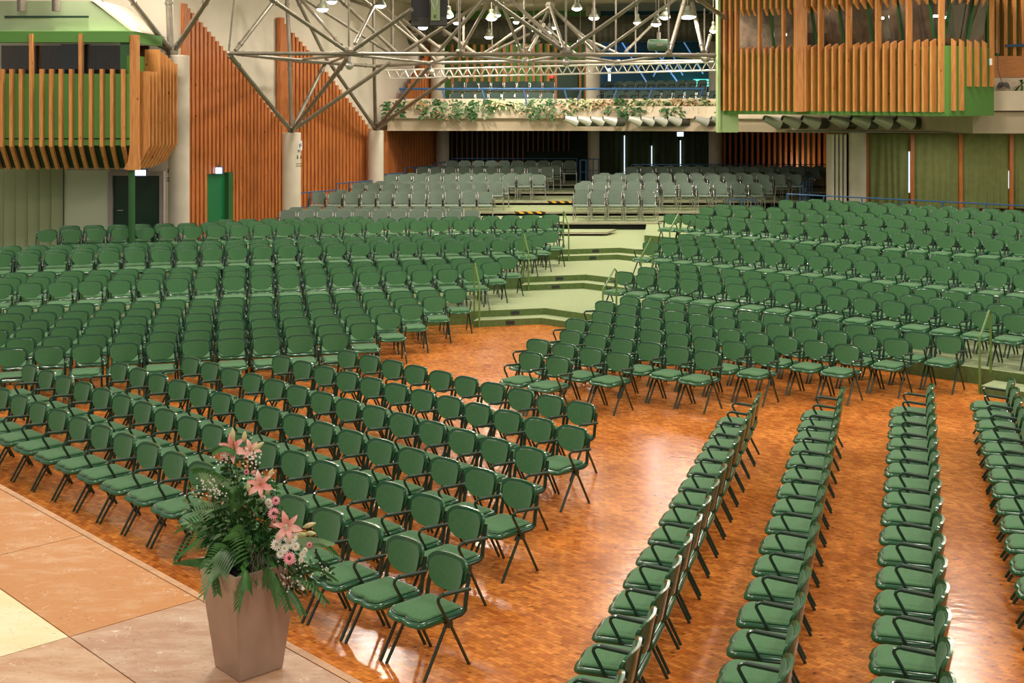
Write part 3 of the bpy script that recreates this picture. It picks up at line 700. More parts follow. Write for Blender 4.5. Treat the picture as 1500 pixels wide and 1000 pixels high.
# signs on the pillars
def txt(s, loc, size, m, rx=math.pi/2, rz=0, parent=None, name='lettering'):
    c = bpy.data.curves.new(name, 'FONT'); c.body = s; c.size = size; c.extrude = .003; c.align_x = 'CENTER'; c.materials.append(m)
    tmp = bpy.data.objects.new(name, c); C.objects.link(tmp); bpy.context.view_layer.update()
    me = bpy.data.meshes.new_from_object(tmp.evaluated_get(bpy.context.evaluated_depsgraph_get())); bpy.data.objects.remove(tmp)
    o = bpy.data.objects.new(name, me); C.objects.link(o); o.location = loc; o.rotation_euler = (rx, 0, rz)
    if parent: o.parent = parent
    return o
p = at(439.7, 213, Y=34.86)
t = thing('paper_notice', 'small white paper notice with a black letter on the round pillar', 'notice', p, math.radians(25)); mb = MB(); mb.box(-.055, .055, -.006, 0, -.13, .13); obj('sheet', mb, M['white'], t, smooth=False); txt('F', (0, -.012, -.07), .17, M['ink'], parent=t)
def marks(px, py, Y, rz, lb, extra=None):
    t = thing('pillar_marking', lb, 'marking', at(px, py, Y=Y), rz, group='black pictograms on the pillars')
    if extra: txt(extra, (0, -.008, .12), .13, M['ink'], parent=t)
    for s in (-1, 1):
        mb = MB(); mb.box(s*.045-.014, s*.045+.014, -.006, 0, -.05, .02); mb.lathe([(.004, .028), (.014, .036), (.014, .046), (.004, .054)], 8, Matrix.Translation((s*.045, -.003, 0))); obj('pictogram', mb, M['ink'], t)
    for z in (-.19, -.25):
        mb = MB()
        for i in range(5): mb.box(-.09+i*.037, -.065+i*.037, -.006, 0, z, z+.022)
        obj('caption_line', mb, M['ink'], t, smooth=False)
marks(438.3, 230, 34.84, math.radians(22), 'black pictograms and small captions on the pillar below the paper', 'K')
marks(248.2, 250, 30.44, math.radians(-35), 'black pictograms and small captions on the leftmost pillar')

# doors and wall W0 below the left booth
mb = MB(); x0, x1 = Lx(31.1, 166), Lx(31.1, 235)
mb.box(x0-.10, x0, 31.0, 31.2, 0, zof(257, 31.1)+.1); mb.box(x1, x1+.10, 31.0, 31.2, 0, zof(257, 31.1)+.1); mb.box(x0, x1, 31.0, 31.2, zof(257, 31.1), zof(257, 31.1)+.1)
fr = struct('door_frame', mb, mat('door_frame_grey', (.45, .38, .36), .6), smooth=False)
mb = MB(); mb.box(x0, x1, 31.1, 31.16, .74, zof(257, 31.1)); d1 = struct('door_1', mb, M['gdoor'], smooth=False)
mb = MB(); mb.tube([(x0+.12, 31.08, 1.72), (x0+.12, 31.03, 1.72), (x0+.26, 31.03, 1.72)], .014, 6); obj('door_handle', mb, M['chrome'], d1)
pa, pb = Vector((-8.117, 31.6, 0)), Vector((-6.475, 36.4, 0)); a, b = pa.lerp(pb, .235), pa.lerp(pb, .45); nn = Vector((.946, -.324, 0)); dd = (b-a).normalized()
mb = MB(); mb.prism([a+nn*.02, b+nn*.02, b, a], .74, 2.5); struct('door_2', mb, M['gdoor2'], smooth=False)
mb = MB(); mb.prism([b-dd*.22+nn*.14, b+nn*.14, b+nn*.02, b-dd*.22+nn*.02], .74, 2.5); struct('door_frame', mb, M['gpost'], smooth=False)
def exitsign(px0, px1, py0, py1, Y, lb, rz=0):
    a = at((px0+px1)/2, (py0+py1)/2, Y=Y); wd = (px1-px0)*Y/F/2; ht = (py1-py0)*Y/F/2
    t = thing('exit_sign', lb, 'exit sign', a, rz, group='lit exit signs'); mb = MB(); mb.box(-wd-.02, wd+.02, 0, .07, -ht-.02, ht+.02); obj('housing', mb, mat('sign_case', (.12, .18, .35), .4), t, smooth=False)
    mb = MB(); mb.box(-wd, wd, -.006, 0, -ht, ht); obj('lit_face', mb, M['exit'], t, smooth=False)
    mb = MB(); mb.box(-.02, .02, .02, .05, ht+.02, ht+.10); obj('bracket', mb, M['lampbody'], t, smooth=False)
exitsign(197, 213.5, 249, 257, 31.0, 'wide lit exit sign above the dark door at left')
exitsign(316, 325, 245.5, 254, 32.95, 'small lit exit sign above the emerald door in slats')
exitsign(992, 1001, 193.5, 199.5, 48.2, 'lit exit sign hanging in front of the dark curtains')
mb = MB(); p = at(996.5, 193.5, Y=48.24); mb.tube([p, (p.x, p.y, 3.45)], .012, 6); obj('hanging_rod', mb, M['lampbody'], bpy.data.objects['exit_sign.002']).matrix_parent_inverse = Matrix.Translation(-bpy.data.objects['exit_sign.002'].location)
# folding partition left
t = thing('accordion_partition', 'olive and cream accordion partition panels at the left edge', 'partition', (Lx(30.9, -20), 30.9, 0))
xs = [-20, 5, 22.5, 40, 57, 74.5, 92]
for i in range(6):
    a, b = Lx(30.9, xs[i])-Lx(30.9, -20), Lx(30.9, xs[i+1])-Lx(30.9, -20); mb = MB(); mb.prism([(a+.01, -.0), (b-.01, .09), (b-.01, .12), (a+.01, .03)], .74, 2.75); obj('panel', mb, M['panel'], t, smooth=False)
    mb = MB(); mb.tube([(b, .05, .74), (b, .05, 2.75)], .012, 6); obj('hinge', mb, M['black'], t)
mb = MB(); mb.box(Lx(31.1, 93), Lx(31.1, 160), 31.02, 31.16, .74, zof(249, 31.1)); tag(obj('wall_board', mb, M['panel2'], smooth=False), 'plain pale green board between accordion partition and dark door', 'board')
mb = MB(); mb.tube([at(193, 236, Y=28.4), (Lx(28.4, 193), 28.4, .74)], .075, 10)
t = obj('steel_post', mb, M['gpost']); tag(t, 'slim dark green steel post below the left booth', 'post')
mb = MB(); mb.lathe([(.001, -.05), (.045, -.03), (.05, 0), (.045, .03), (.001, .05)], 10, Matrix.Translation(at(193.5, 234, Y=28.2))); obj('dome_camera', mb, M['chrome'], None); tag(C.objects[-1] if False else bpy.data.objects['dome_camera'], 'small shiny dome fixed on the green post under the booth', 'camera')

# ------------------------------------------------------------------ left booth
def booth_left():
    Y = 28.0; ox = Lx(Y, 190)
    zt, zc, zw, zl, zb = zof(46, Y), zof(62, Y), zof(108, Y), zof(213, Y), zof(246, Y+.5)
    t = thing('slatted_booth', 'green booth with pine slats and dark windows high at left', 'booth', (ox, Y, 0))
    L = -3.4
    side = Vector((.13, 2.12, 0))
    g = MB(); g.box(L, 0, 0, .08, zl, zw); g.prism([(0, 0), (side.x, side.y), (side.x-.1, side.y), (-.08, .05)], zl, zw+.4); obj('parapet', g, M['gpaint'], t, smooth=False)
    g = MB(); g.box(L, 0, -.02, .0, zl+.14, zl+.16); obj('dark_strip', g, M['dark'], t, smooth=False)  # thin dark strip along the lower parapet front
    g = MB(); g.add([(L, 0, zl), (0, 0, zl), (0, .55, zb), (L, .55, zb), (L, .1, zl), (0, .1, zl), (0, .6, zb), (L, .6, zb)], [(0, 1, 2, 3), (7, 6, 5, 4), (0, 4, 5, 1), (3, 2, 6, 7), (1, 5, 6, 2), (0, 3, 7, 4)]); g.box(L, -.1, .55, 2.9, zb, zb+.05); obj('soffit', g, M['gdoor'], t, smooth=False)
    g = MB(); g.box(L, 0, -.06, .2, zc, zt); X = None
    g.prism([(0, -.06), (side.x+.02, side.y-.06), (side.x-.05, side.y+.15), (0, .2)], zc, zt); obj('header', g, M['gpaint'], t, smooth=False)
    g = MB(); g.box(L, -.05, 1.6, 1.7, zw-1, zc); obj('inner_wall', g, M['darkbrown'], t, smooth=False)
    g = MB(); g.box(L, 0, 0, 2.8, zt-.02, zt+.02); obj('roof', g, M['gpale'], t, smooth=False)
    for i, (a, b) in enumerate(((-20, 40), (47, 112), (120, 182))):
        g = MB(); g.box(Lx(Y, a)-ox, Lx(Y, b)-ox, .12, .135, zw, zc); q = obj('window', g, M['glass'], t, smooth=False)
    g = MB(); g.box(Lx(Y, 68)-ox, Lx(Y, 112)-ox, .9, .95, zw-.2, zc); obj('blackout_curtain', g, mat('slate_cloth', (.035, .045, .06), .9), t, smooth=False)
    g = MB(); g.box(-.22, -.02, .05, .2, zw, zc); obj('corner_post', g, M['gpost'], t, smooth=False)
    tall = (45, 115)
    xs = [3, 17, 31, 46, 61, 75, 89, 104, 118, 133, 149, 164, 180]
    for x in [-11]+xs:
        tl = x in (46, 118); g = MB(); x_ = Lx(Y, x)-ox
        g.box(x_, x_+.07, -.14, -.01, zl-.02, zof(50, Y) if tl else zw+.10)
        g.add([(x_, -.14, zl-.02), (x_+.07, -.14, zl-.02), (x_+.01, .43, zb-.03), (x_-.06, .43, zb-.03), (x_, -.01, zl-.02), (x_+.07, -.01, zl-.02), (x_+.01, .56, zb-.03), (x_-.06, .56, zb-.03)],
              [(0, 1, 2, 3), (7, 6, 5, 4), (1, 5, 6, 2), (0, 3, 7, 4), (3, 2, 6, 7), (0, 4, 5, 1)])
        obj('slat', g, M['pine'], t, smooth=False)
    # corner and side boards
    n = 9; D = side.normalized(); out = Vector((D.y, -D.x, 0))
    for i in range(n+1):
        q = side*(i/n); tp = zof(51, Y) if i == 0 else (zof(104, Y) if i < 4 else zof(72+(i-4)*4.2, Y+.2*i))
        wd = .10; dp = .34 if i else .2
        g = MB(); zz = zl-.03
        g.prism([q, q+out*dp, q+out*dp+D*.06, q+D*.06], zz, tp)
        bx = q+out*dp; by = q-out*.35
        if True:
            e_ = .06 if i == 0 else .22; vs = [q+Vector((0, 0, zz)), bx+Vector((0, 0, zz)), q-out*(e_-.28)+Vector((0, 0, zb-.02+.02*max(0, i-5))), q-out*e_+Vector((0, 0, zb-.02+.02*max(0, i-5)))]
            vs2 = [v+D*.06 for v in vs]; g.add(vs+vs2, [(0, 1, 2, 3), (7, 6, 5, 4), (1, 5, 6, 2), (0, 3, 7, 4), (3, 2, 6, 7), (0, 4, 5, 1)])
        obj('side_board', g, M['pine'], t, smooth=False)
    # structure above the booth
    sage = mat('pale_sage_paint', (.36, .45, .27), .7)
    g = MB(); q_ = [(L, zt+.02), (-.05, zt+.02), (-.95, zt+.68), (L, zt+.68)]; g.add([(x, .3, z) for x, z in q_]+[(x, 2.9, z) for x, z in q_], [(0, 1, 2, 3), (7, 6, 5, 4), (0, 4, 5, 1), (1, 5, 6, 2), (2, 6, 7, 3), (3, 7, 4, 0)]); obj('upper_box', g, sage, t, smooth=False)
    g = MB(); g.add([(-.05, .28, zt+.02), (.03, .28, zt+.02), (-.87, .28, zt+.72), (-.95, .28, zt+.72), (-.05, 2.9, zt+.02), (.03, 2.9, zt+.02), (-.87, 2.9, zt+.72), (-.95, 2.9, zt+.72)], [(0, 1, 2, 3), (7, 6, 5, 4), (0, 4, 5, 1), (1, 5, 6, 2), (2, 6, 7, 3), (3, 7, 4, 0)]); obj('sloping_edge', g, M['wall'], t, smooth=False)
    g = MB(); g.box(Lx(Y, 0)-ox, Lx(Y, 124)-ox, .24, .28, zof(25, Y), zof(22, Y)); obj('light_track', g, M['gdoor'], t, smooth=False)
    for x in (29, 80):
        g = MB(); g.tube([(Lx(Y, x)-ox, .1, zof(16, Y)), (Lx(Y, x)-ox, .1, zt+2)], .095, 12); obj('duct_pipe', g, M['steel'], t)
booth_left()

# ------------------------------------------------------------------ balcony
BP = [(-4.05, 42.0), (2.2, 42.0), (6.2, 41.2), (10.2, 38.6), (16, 38.6)]
def strip(name, pts, off0, off1, z0, z1, m, **k):
    fr = [(x, y+off0) for x, y in pts]; bk = [(x, y+off1) for x, y in reversed(pts)]
    mb = MB(); mb.prism(fr+bk, z0, z1); return struct(name, mb, m, smooth=False, **k)
bal = strip('balcony', BP, .12, .5, 3.38, 3.80, M['beam'])
strip('balcony_parapet', BP, 0, .10, 3.78, 4.18, M['parapet']); strip('balcony_parapet', BP, -.02, .12, 3.80, 3.87, M['parapet'])
strip('balcony_planter', BP, .1, .45, 3.80, 4.06, M['parapet']); strip('balcony_parapet', BP, .45, .55, 3.8, 4.42, M['parapet'])
strip('balcony_floor', BP, .5, 11.5, 3.45, 3.84, M['beam'])
strip('balcony_floor', [(-4.05, 42.0), (2.2, 42.0), (7.5, 39.2)], 3.2, 8, 3.84, 4.25, M['riser'])
# balcony blue railing with raking posts
t = thing('blue_railing', 'blue railing with raking posts along the balcony edge', 'railing', (0, 0, 0), group='blue railings')
rp = [(x, y+.5, 4.74) for x, y in [(-3.7, 42), (2.2, 42), (6.2, 41.2)]]
mb = MB(); mb.tube(rp, .04, 8); obj('top_rail', mb, M['blue'], t)
for px in (589, 648, 706, 767, 827, 852, 903, 953, 1025):
    x = Lx(42.4, px); y = 42.5 if x < 2.2 else 42.5-(x-2.2)*.2; s = .12 if px < 840 else -.18
    mb = MB(); mb.tube([(x, y, 4.72), (x+s*.6, y-.05, 4.45), (x+s, y-.1, 4.05)], .03, 6); obj('post', mb, M['blue'], t)
# balcony chairs
dp_ = grey(True); first = True
BC = [('rear row', 'left', 46.3, 4.26, 672, 804, 8, 0), ('front row', 'left', 44.0, 3.84, 667, 802, 8, 0), ('rear row', 'right', 47.5, 4.28, 885, 1022, 10, -.78), ('front row', 'right', 45.7, 3.9, 886, 1040, 10, -.70)]
for (rname, side, Y, z, a, b, n, rz) in BC:
    for i in range(n):
        Yi = Y-((.345 if rname == 'rear row' else .30)*i if side == 'right' else 0)
        px = a+(b-a)*i/(n-1); o = dp_ if first else copy_tree(dp_); first = False
        o.location = (Lx(Yi, px), Yi, z); o.rotation_euler = (0, 0, rz+random.uniform(-.05, .05))
        o['label'] = 'dark grey balcony chair in %s of %s group, %s from the left' % (rname, side, ORD[i+1]); o['group'] = 'dark grey balcony chairs'
# air nozzles under the balcony
NZ = [(827, 'A'), (846, 'A'), (865, 'A'), (883, 'A'), (920, 'B'), (938.5, 'B'), (957.5, 'B'), (978, 'B'), (1018, 'C'), (1042, 'C'), (1119, 'C'), (1146, 'D'), (1175, 'D'), (1216, 'D'), (1247, 'D'), (1279.5, 'E'), (1313, 'E'), (1402, 'E'), (1441, 'E'), (1477, 'E')]
for i, (px, g) in enumerate(NZ):
    Y = 41.6 if px < 1000 else 41.6-(px-1000)/190*2.6
    Y = max(Y, 38.1); a = at(px, 173, Y=Y-.35); s = 1+.25*(px > 1100)
    t = thing('air_nozzle', 'silver air nozzle under the balcony edge, %s from the left' % ORD[i+1], 'air nozzle', a, group='silver air nozzles')
    mb = MB(); d = Vector((.40, .12, -.13)); mb.tube([Vector((0, 0, 0)), d*s], .075*s, 14, r2=.16*s, cap=False); mb.tube([d*s, Vector((0, 0, 0))], .155*s, 14, r2=.07*s); obj('cone', mb, mat('nozzle_silver', (.75, .74, .66), .36, metal=.35), t)
    mb = MB(); mb.tube([Vector((-.004, -.002, .002)), d*.12], .062*s, 12); obj('mouth', mb, M['black'], t)
    mb = MB(); mb.tube([d*s*.95, d*s*.95+Vector((.30, .12, 0))], .14*s, 14); obj('branch_pipe', mb, M['duct'], t)
# balcony plants
def leaf(mb, p, d, up, L, wd, droop=.3, n=5, fold=.0):
    p = Vector(p); d = Vector(d).normalized(); s = d.cross(Vector(up)).normalized(); vs = []; 
    for i in range(n+1):
        u = i/n; q = p+d*(L*u)+Vector((0, 0, -droop*L*u*u)); w_ = wd*math.sin(math.pi*min(.97, .08+u*.92))**.8
        vs += [q-s*w_, q+Vector((0, 0, -fold*w_)), q+s*w_]
    mb.add(vs, [(3*i+a, 3*i+a+1, 3*i+a+4, 3*i+a+3) for i in range(n) for a in (0, 1)])
GL = [mat('ivy_green', (.035, .13, .028), .5, var=.35, scale=9), mat('leaf_cream', (.62, .58, .33), .55, var=.2, scale=8), mat('leaf_peach', (.62, .36, .20), .6, var=.25, scale=8), mat('leaf_grey_green', (.13, .22, .10), .5, var=.3, scale=9)]
PLS = [(578, 152, 2, 0, 'small dark green ivy'), (610, 158, 2.2, 2, 'peach coloured dried fern'), (630, 150, 2.4, 0, 'bushy dark green plant'), (655, 150, 2.5, 3, 'tall grey green bushy plant'), (682, 156, 2, 0, 'trailing dark ivy'), (706, 152, 2.4, 0, 'long trailing green ivy'), (730, 146, 2.2, 1, 'cream and white feathery foliage plant'), (745, 152, 2.2, 1, 'pale cream variegated trailing plant'),
       (770, 152, 1.5, 3, 'small low green plant'), (793, 150, 2.6, 0, 'wide low green ivy plant'), (822, 148, 2.4, 3, 'tall variegated leafed plant'), (846, 147, 2.4, 1, 'cream yellow broadleaf plant'), (868, 142, 2.2, 1, 'arching pale leafed plant'), (884, 146, 2.2, 2, 'pinkish leafed low plant'), (897, 147, 2.3, 3, 'grey green bushy plant'),
       (922, 148, 2.6, 0, 'trailing ivy with white leaves'), (938, 146, 2, 1, 'small white leafed plant'), (962, 144, 2.6, 1, 'spiky cream leafed plant'), (983, 150, 2.2, 0, 'dense green trailing ivy'), (1003, 139, 2.8, 2, 'large peach and cream foliage plant'), (1025, 142, 2.5, 1, 'white feathery plant'), (1043, 142, 2.2, 1, 'pale leafed plant at the booth edge')]
for i, (px, py, s, k, lb) in enumerate(PLS):
    Y = 41.9 if px < 850 else 41.9-(px-850)*.003
    c = at(px, py+4, Y=Y+.25); c.z = 4.06
    t = thing('balcony_plant', lb+' in the balcony planter, %s from the left' % (ORD[i+1] if i < 20 else ['next to last', 'last'][i-20]), 'plant', c, group='plants along the balcony planter')
    g = MB(); g2 = MB()
    for j in range(int(56*s)):
        a = random.uniform(0, 2*math.pi); r = random.random()**.6*.11*s
        q = Vector((math.cos(a)*r*1.5, math.sin(a)*r*.7-.03, random.uniform(0, .13)*s))
        if k in (0, 3) and random.random() < .4: q = Vector((math.cos(a)*r*1.4, -.34-.04*random.random(), random.uniform(-.12*s, .1)))
        leaf(g if random.random() < .75 else g2, q, (math.cos(a), math.sin(a)*.6-.5, random.uniform(-.3, .9)), (random.uniform(-1, 1), -.6, random.uniform(0, 1)), random.uniform(.12, .22)*(1.3 if k == 1 else 1), random.uniform(.028, .05), .5, 3)
    obj('leaves', g, GL[k], t); o = obj('leaves', g2, GL[(k+3) % 4], t)
    g = MB()
    for j in range(4): a = j*1.6; g.tube([(0, 0, -.05), (math.cos(a)*.06*s, math.sin(a)*.04, .07*s)], .006, 5)
    obj('stem', g, GL[0], t)

# blue lit area behind the right balcony group
def bar(p, q, r, m, name, lb, cat, group=None):
    mb = MB(); mb.tube([p, q], r, 6); return tag(obj(name, mb, m), lb, cat, group)
for i, (x0, y0, x1, y1) in enumerate(((910, 60, 950, 125), (950, 60, 1010, 145), (975, 60, 1000, 110), (1002, 62, 1030, 108), (957, 112, 985, 60))):
    bar(at(x0, y0, Y=49.0), at(x1, y1, Y=48.6), .028, M['bluelit'], 'diagonal_bar', 'diagonal bar with added blue glow before the dark wall, %s from the left' % ORD[i+1], 'bar', 'blue diagonal bars')
for i, y in enumerate((117, 121, 125)):
    mb = MB(); a = at(1018, y, Y=49.3); b = at(1042, y, Y=49.3); mb.box(a.x, b.x, 49.64, 49.7, a.z-.035, a.z+.035); tag(obj('light_strip', mb, M['neon'], smooth=False), 'teal glowing strip at right of balcony wall, %s from top' % ORD[i+1], 'light strip', 'teal light strips')
mb = MB(); a = at(893, 100, Y=48.8); b = at(893, 129, Y=48.8); mb.box(a.x-.06, a.x+.04, 48.75, 48.8, b.z, a.z); struct('window_6', mb, M['daylight'], smooth=False)  # glowing slab put in for a streak of daylight
area(3.7, 48.6, 6.2, .6, 9, (.15, .4, 1), (math.radians(60), 0, 0)); area(6.6, 48.4, 5.0, .6, 8, (.1, .8, .8), (math.radians(80), 0, 0))
area(.3, 46.8, 7.4, 1.0, 110); area(-2.0, 46.6, 6.6, .8, 50); area(12.6, 36.9, 3.3, .5, 34, size_y=None); area(15.2, 36.9, 3.3, .5, 24)  # first two are fills added for the balcony wall, then curtain downlights
# big round duct
t = thing('round_duct', 'large corrugated round duct below the ceiling behind the roof frame', 'duct', (0, 0, 0))
mb = MB(); a = at(585, 48, Y=46.5); b = at(1060, 40, Y=45.5); K = 110
pts = [a.lerp(b, i/K) for i in range(K+1)]; d = (b-a).normalized(); n = 20; vs = []; fs = []
for i, p in enumerate(pts):
    r = .44+.05*i/K + (.018 if i % 2 else 0); s = d.cross(Vector((0, 0, 1))).normalized(); u = s.cross(d)
    for j in range(n): q = 2*math.pi*j/n; vs.append(p+(s*math.cos(q)+u*math.sin(q))*r)
for i in range(K):
    for j in range(n): fs.append((i*n+j, (i+1)*n+j, (i+1)*n+(j+1) % n, i*n+(j+1) % n))
mb.add(vs, fs); obj('corrugated_tube', mb, M['duct'], t, smooth=False)
for px in (608, 653, 663, 678, 698, 716, 733, 748):
    mb = MB(); c = at(px, 48, Y=46.05); mb.lathe([(.17, 0), (.15, .10), (.06, .2), (.02, .22)], 14, Matrix.Translation(c) @ Matrix.Rotation(math.radians(100), 4, 'X')); q = obj('nozzle', mb, mat('nozzle_cream', (.42, .40, .32), .35, metal=.3), t)
    mb = MB(); c = c+Vector((.04, -.2, .05)); mb.tube([c, c+Vector((0, -.03, .01))], .07, 12); obj('nozzle_mouth', mb, M['black'], q)

# ------------------------------------------------------------------ space frame roof
t = thing('space_frame', 'grey tubular steel roof frame resting on the round pillars', 'roof frame', (0, 0, 0))
def tub(x0, y0, Y0, x1, y1, Y1, r=.042, name='strut'):
    mb = MB(); a, b = at(x0, y0, Y=Y0), at(x1, y1, Y=Y1); mb.tube([a, b], r, 10)
    d = (b-a).normalized(); Ln = (b-a).length
    for u in (.12, .88): q = a+d*(Ln*u); mb.tube([q-d*.03, q+d*.03], r*1.25, 10)
    return obj(name, mb, M['steel'], t)
A, B = 29.0, 37.5
for (a, b) in ((335, 512), (512, 675), (675, 830), (830, 1049)): tub(a, 78+(a-335)*.004, A, b, 78+(b-335)*.004, A, .043, 'chord')
tub(420, 88, 34.8, 550, 97, 38.5, .048, 'chord'); tub(550, 97, 38.5, 632, 92, B, .048, 'chord')
for (a, y0, b, y1) in ((632, 92, 770, 90), (770, 90, 905, 91), (905, 91, 1050, 89)): tub(a, y0, B, b, y1, B, .048, 'chord')
for (a, ya, b, yb) in ((512, 80, 632, 92), (675, 80, 632, 92), (675, 80, 770, 90), (830, 80, 770, 90), (830, 80, 905, 91), (980, 80, 905, 91), (980, 80, 1050, 88)): tub(a, ya, A, b, yb, B, .036, 'chord')
tub(345, 79, A, 420, 88, 34.8, .036, 'chord'); tub(345, 79, A, 548, 97, 38.5, .036, 'chord'); tub(512, 80, A, 420, 89, 34.8, .036, 'chord'); tub(512, 80, A, 480, 93, 36.5, .036, 'chord')
# from the pillar heads
for (x, y, Y) in ((336, 80, A), (424, 88, 34.8), (476, 93, 36.5), (510, 84, A), (571, 92, 33)): tub(427, 192, 35, x, y, Y, .055)
for (x, y, Y) in ((485, 95, 36.5), (548, 98, 38.5), (629, 97, B), (658, 113, 37)): tub(550, 189, 41, x, y, Y, .055)
tub(425, 88, 34.8, 420, -5, 34.8, .055, 'post'); tub(548, 98, 38.5, 547, -5, 38.5, .05, 'post')
for (x, y, r) in ((136, 0, .065), (191, 0, .065), (305, 0, .065)): tub(251+(x-210)*.05, 74, 30.6, x-(x < 200)*6+2, y-6, 28.6, r)
tub(250, 76, 30.6, 247, -5, 30.6, .08, 'post')
ST = [(335, 76, A, 343, -4, A, .022), (345, 74, A, 406, -5, 30, .048), (505, 73, A, 390, -6, 27, .045), (500, 66, A, 436, -6, 32, .04), (511, 70, A, 511, -4, A, .022), (520, 72, A, 603, 14, 27, .045),
      (480, 90, 36.3, 433, -5, 35, .05), (520, 64, 31, 548, 8, 35, .045), (567, 75, B, 448, 0, 33, .045), (580, 76, B, 493, -5, 35, .05), (626, 76, B, 528, -4, 35, .05), (650, 75, B, 588, 28, 39, .05),
      (549, 12, 40, 500, -4, 41, .05), (575, 78, 40, 575, -4, 40, .06), (592, 76, 36, 722, -6, 33, .05), (642, 76, A+4, 713, -6, 31, .045), (678, 70, B, 716, 2, 35, .045), (673, 78, A, 673, -4, A, .03), (679, 84, B, 679, 20, B, .035),
      (763, 76, B, 732, -4, 36, .045), (775, 76, B, 797, 35, 38, .05), (768, 80, B, 768, -4, B, .03), (722, 90, B, 720, 28, B, .018), (822, 72, A, 713, -6, 27, .045), (820, 66, A, 742, -6, 32, .045), (829, 70, A, 829, -4, A, .022), (838, 70, A, 944, -5, 27, .045),
      (806, 10, 37, 880, 76, 35, .042), (806, 10, 37, 700, 85, 39, .045), (806, 8, 37, 870, 76, 37, .04), (806, 10, 38, 780, 60, 40, .04), (806, 10, 37, 825, 70, 33, .04),
      (882, 76, 35, 995, -5, 33, .042), (916, 76, B, 956, 36, 39, .04), (870, 78, A+2, 870, -4, A+2, .03), (902, 78, A+2, 902, -4, A+2, .022), (931, 78, B, 931, 10, B, .022), (979.5, 78, A, 979.5, -4, A, .024), (981, 76, A, 1003, 0, 31, .05),
      (1030, 76, 32, 1014, 5, 34, .055), (1032, 82, 34, 1032, 12, 34, .022), (1034, 76, 34, 1040, 52, 36, .05), (1062, 26, 36, 1018, -4, 33, .06), (850, 85, 39, 790, 30, 39, .04), (860, 58, 39, 905, 78, 37, .035),
      (640, 36, 40, 700, 82, B, .05), (560, 6, 40, 640, 90, 40, .05), (700, 86, B, 775, 50, 40, .04), (735, 92, B, 790, 60, 40, .04)]
for s in ST: tub(*s)
for (x, y, Y, r) in ((512, 75, A, .13), (830, 76, A, .15), (424, 88, 34.8, .07), (548, 97, 38.5, .08), (632, 92, B, .09), (770, 88, B, .11), (905, 91, B, .10), (1034, 86, 34, .12), (336, 78, A, .06), (673, 76, A, .09), (980, 78, A, .08), (806, 8, 37.5, .14), (427, 190, 35, .12), (550.5, 187, 41, .12), (252, 76, 30.6, .15), (549, 8, 40, .14)):
    mb = MB(); mb.lathe([(r*.3, -r*.75), (r*.8, -r*.6), (r, -r*.1), (r, r*.2), (r*.75, r*.65), (r*.2, r*.75)], 8, Matrix.Translation(at(x, y, Y=Y))); obj('node', mb, M['steel'], t, smooth=False)
for i, (x, y, Y, lb) in enumerate(((512, 96, A, 'silver ball hanging under the leftmost large roof node'), (631.5, 105, B, 'smaller silver ball hanging at the middle roof node'), (829.5, 91, A, 'silver ball hanging under the large node in picture centre'))):
    mb = MB(); r = .095; mb.lathe([(r*math.sin(a), -r*math.cos(a)) for a in [math.pi*(k+.3)/9.6 for k in range(9)]], 14, Matrix.Translation(at(x, y, Y=Y))); c = at(x, y, Y=Y)
    mb.tube([c, c+Vector((0, 0, .2))], .03, 8); tag(obj('ball_lamp', mb, mat('brushed_silver', (.55, .53, .48), .3, metal=.7)), lb, 'ball', 'silver balls under the roof nodes')
# aluminium lattice truss
t = thing('lattice_truss', 'silver aluminium lattice truss hanging before the balcony', 'truss', (0, 0, 0))
a0, b0 = at(565, 103, Y=38), at(1049, 90.5, Y=36.9)
dz = Vector((0, 0, -.24)); dd = (b0-a0).normalized(); sd = Vector((-dd.y, dd.x, 0))*.22
for q, w_ in ((Vector(), 'upper_chord'), (sd, 'upper_chord'), (dz+sd*.5, 'lower_chord')):
    mb = MB(); mb.tube([a0+q, b0+q], .027, 8); obj(w_, mb, M['silver'], t)
mb = MB(); K = 36
for i in range(K):
    u0, u1 = i/K, (i+.5)/K
    for e in (Vector(), sd):
        p = a0.lerp(b0, u0)+e; q = a0.lerp(b0, u1)+dz+sd*.5; r_ = a0.lerp(b0, (i+1)/K)+e; mb.tube([p, q], .014, 5); mb.tube([q, r_], .014, 5)
obj('lacing', mb, M['silver'], t)
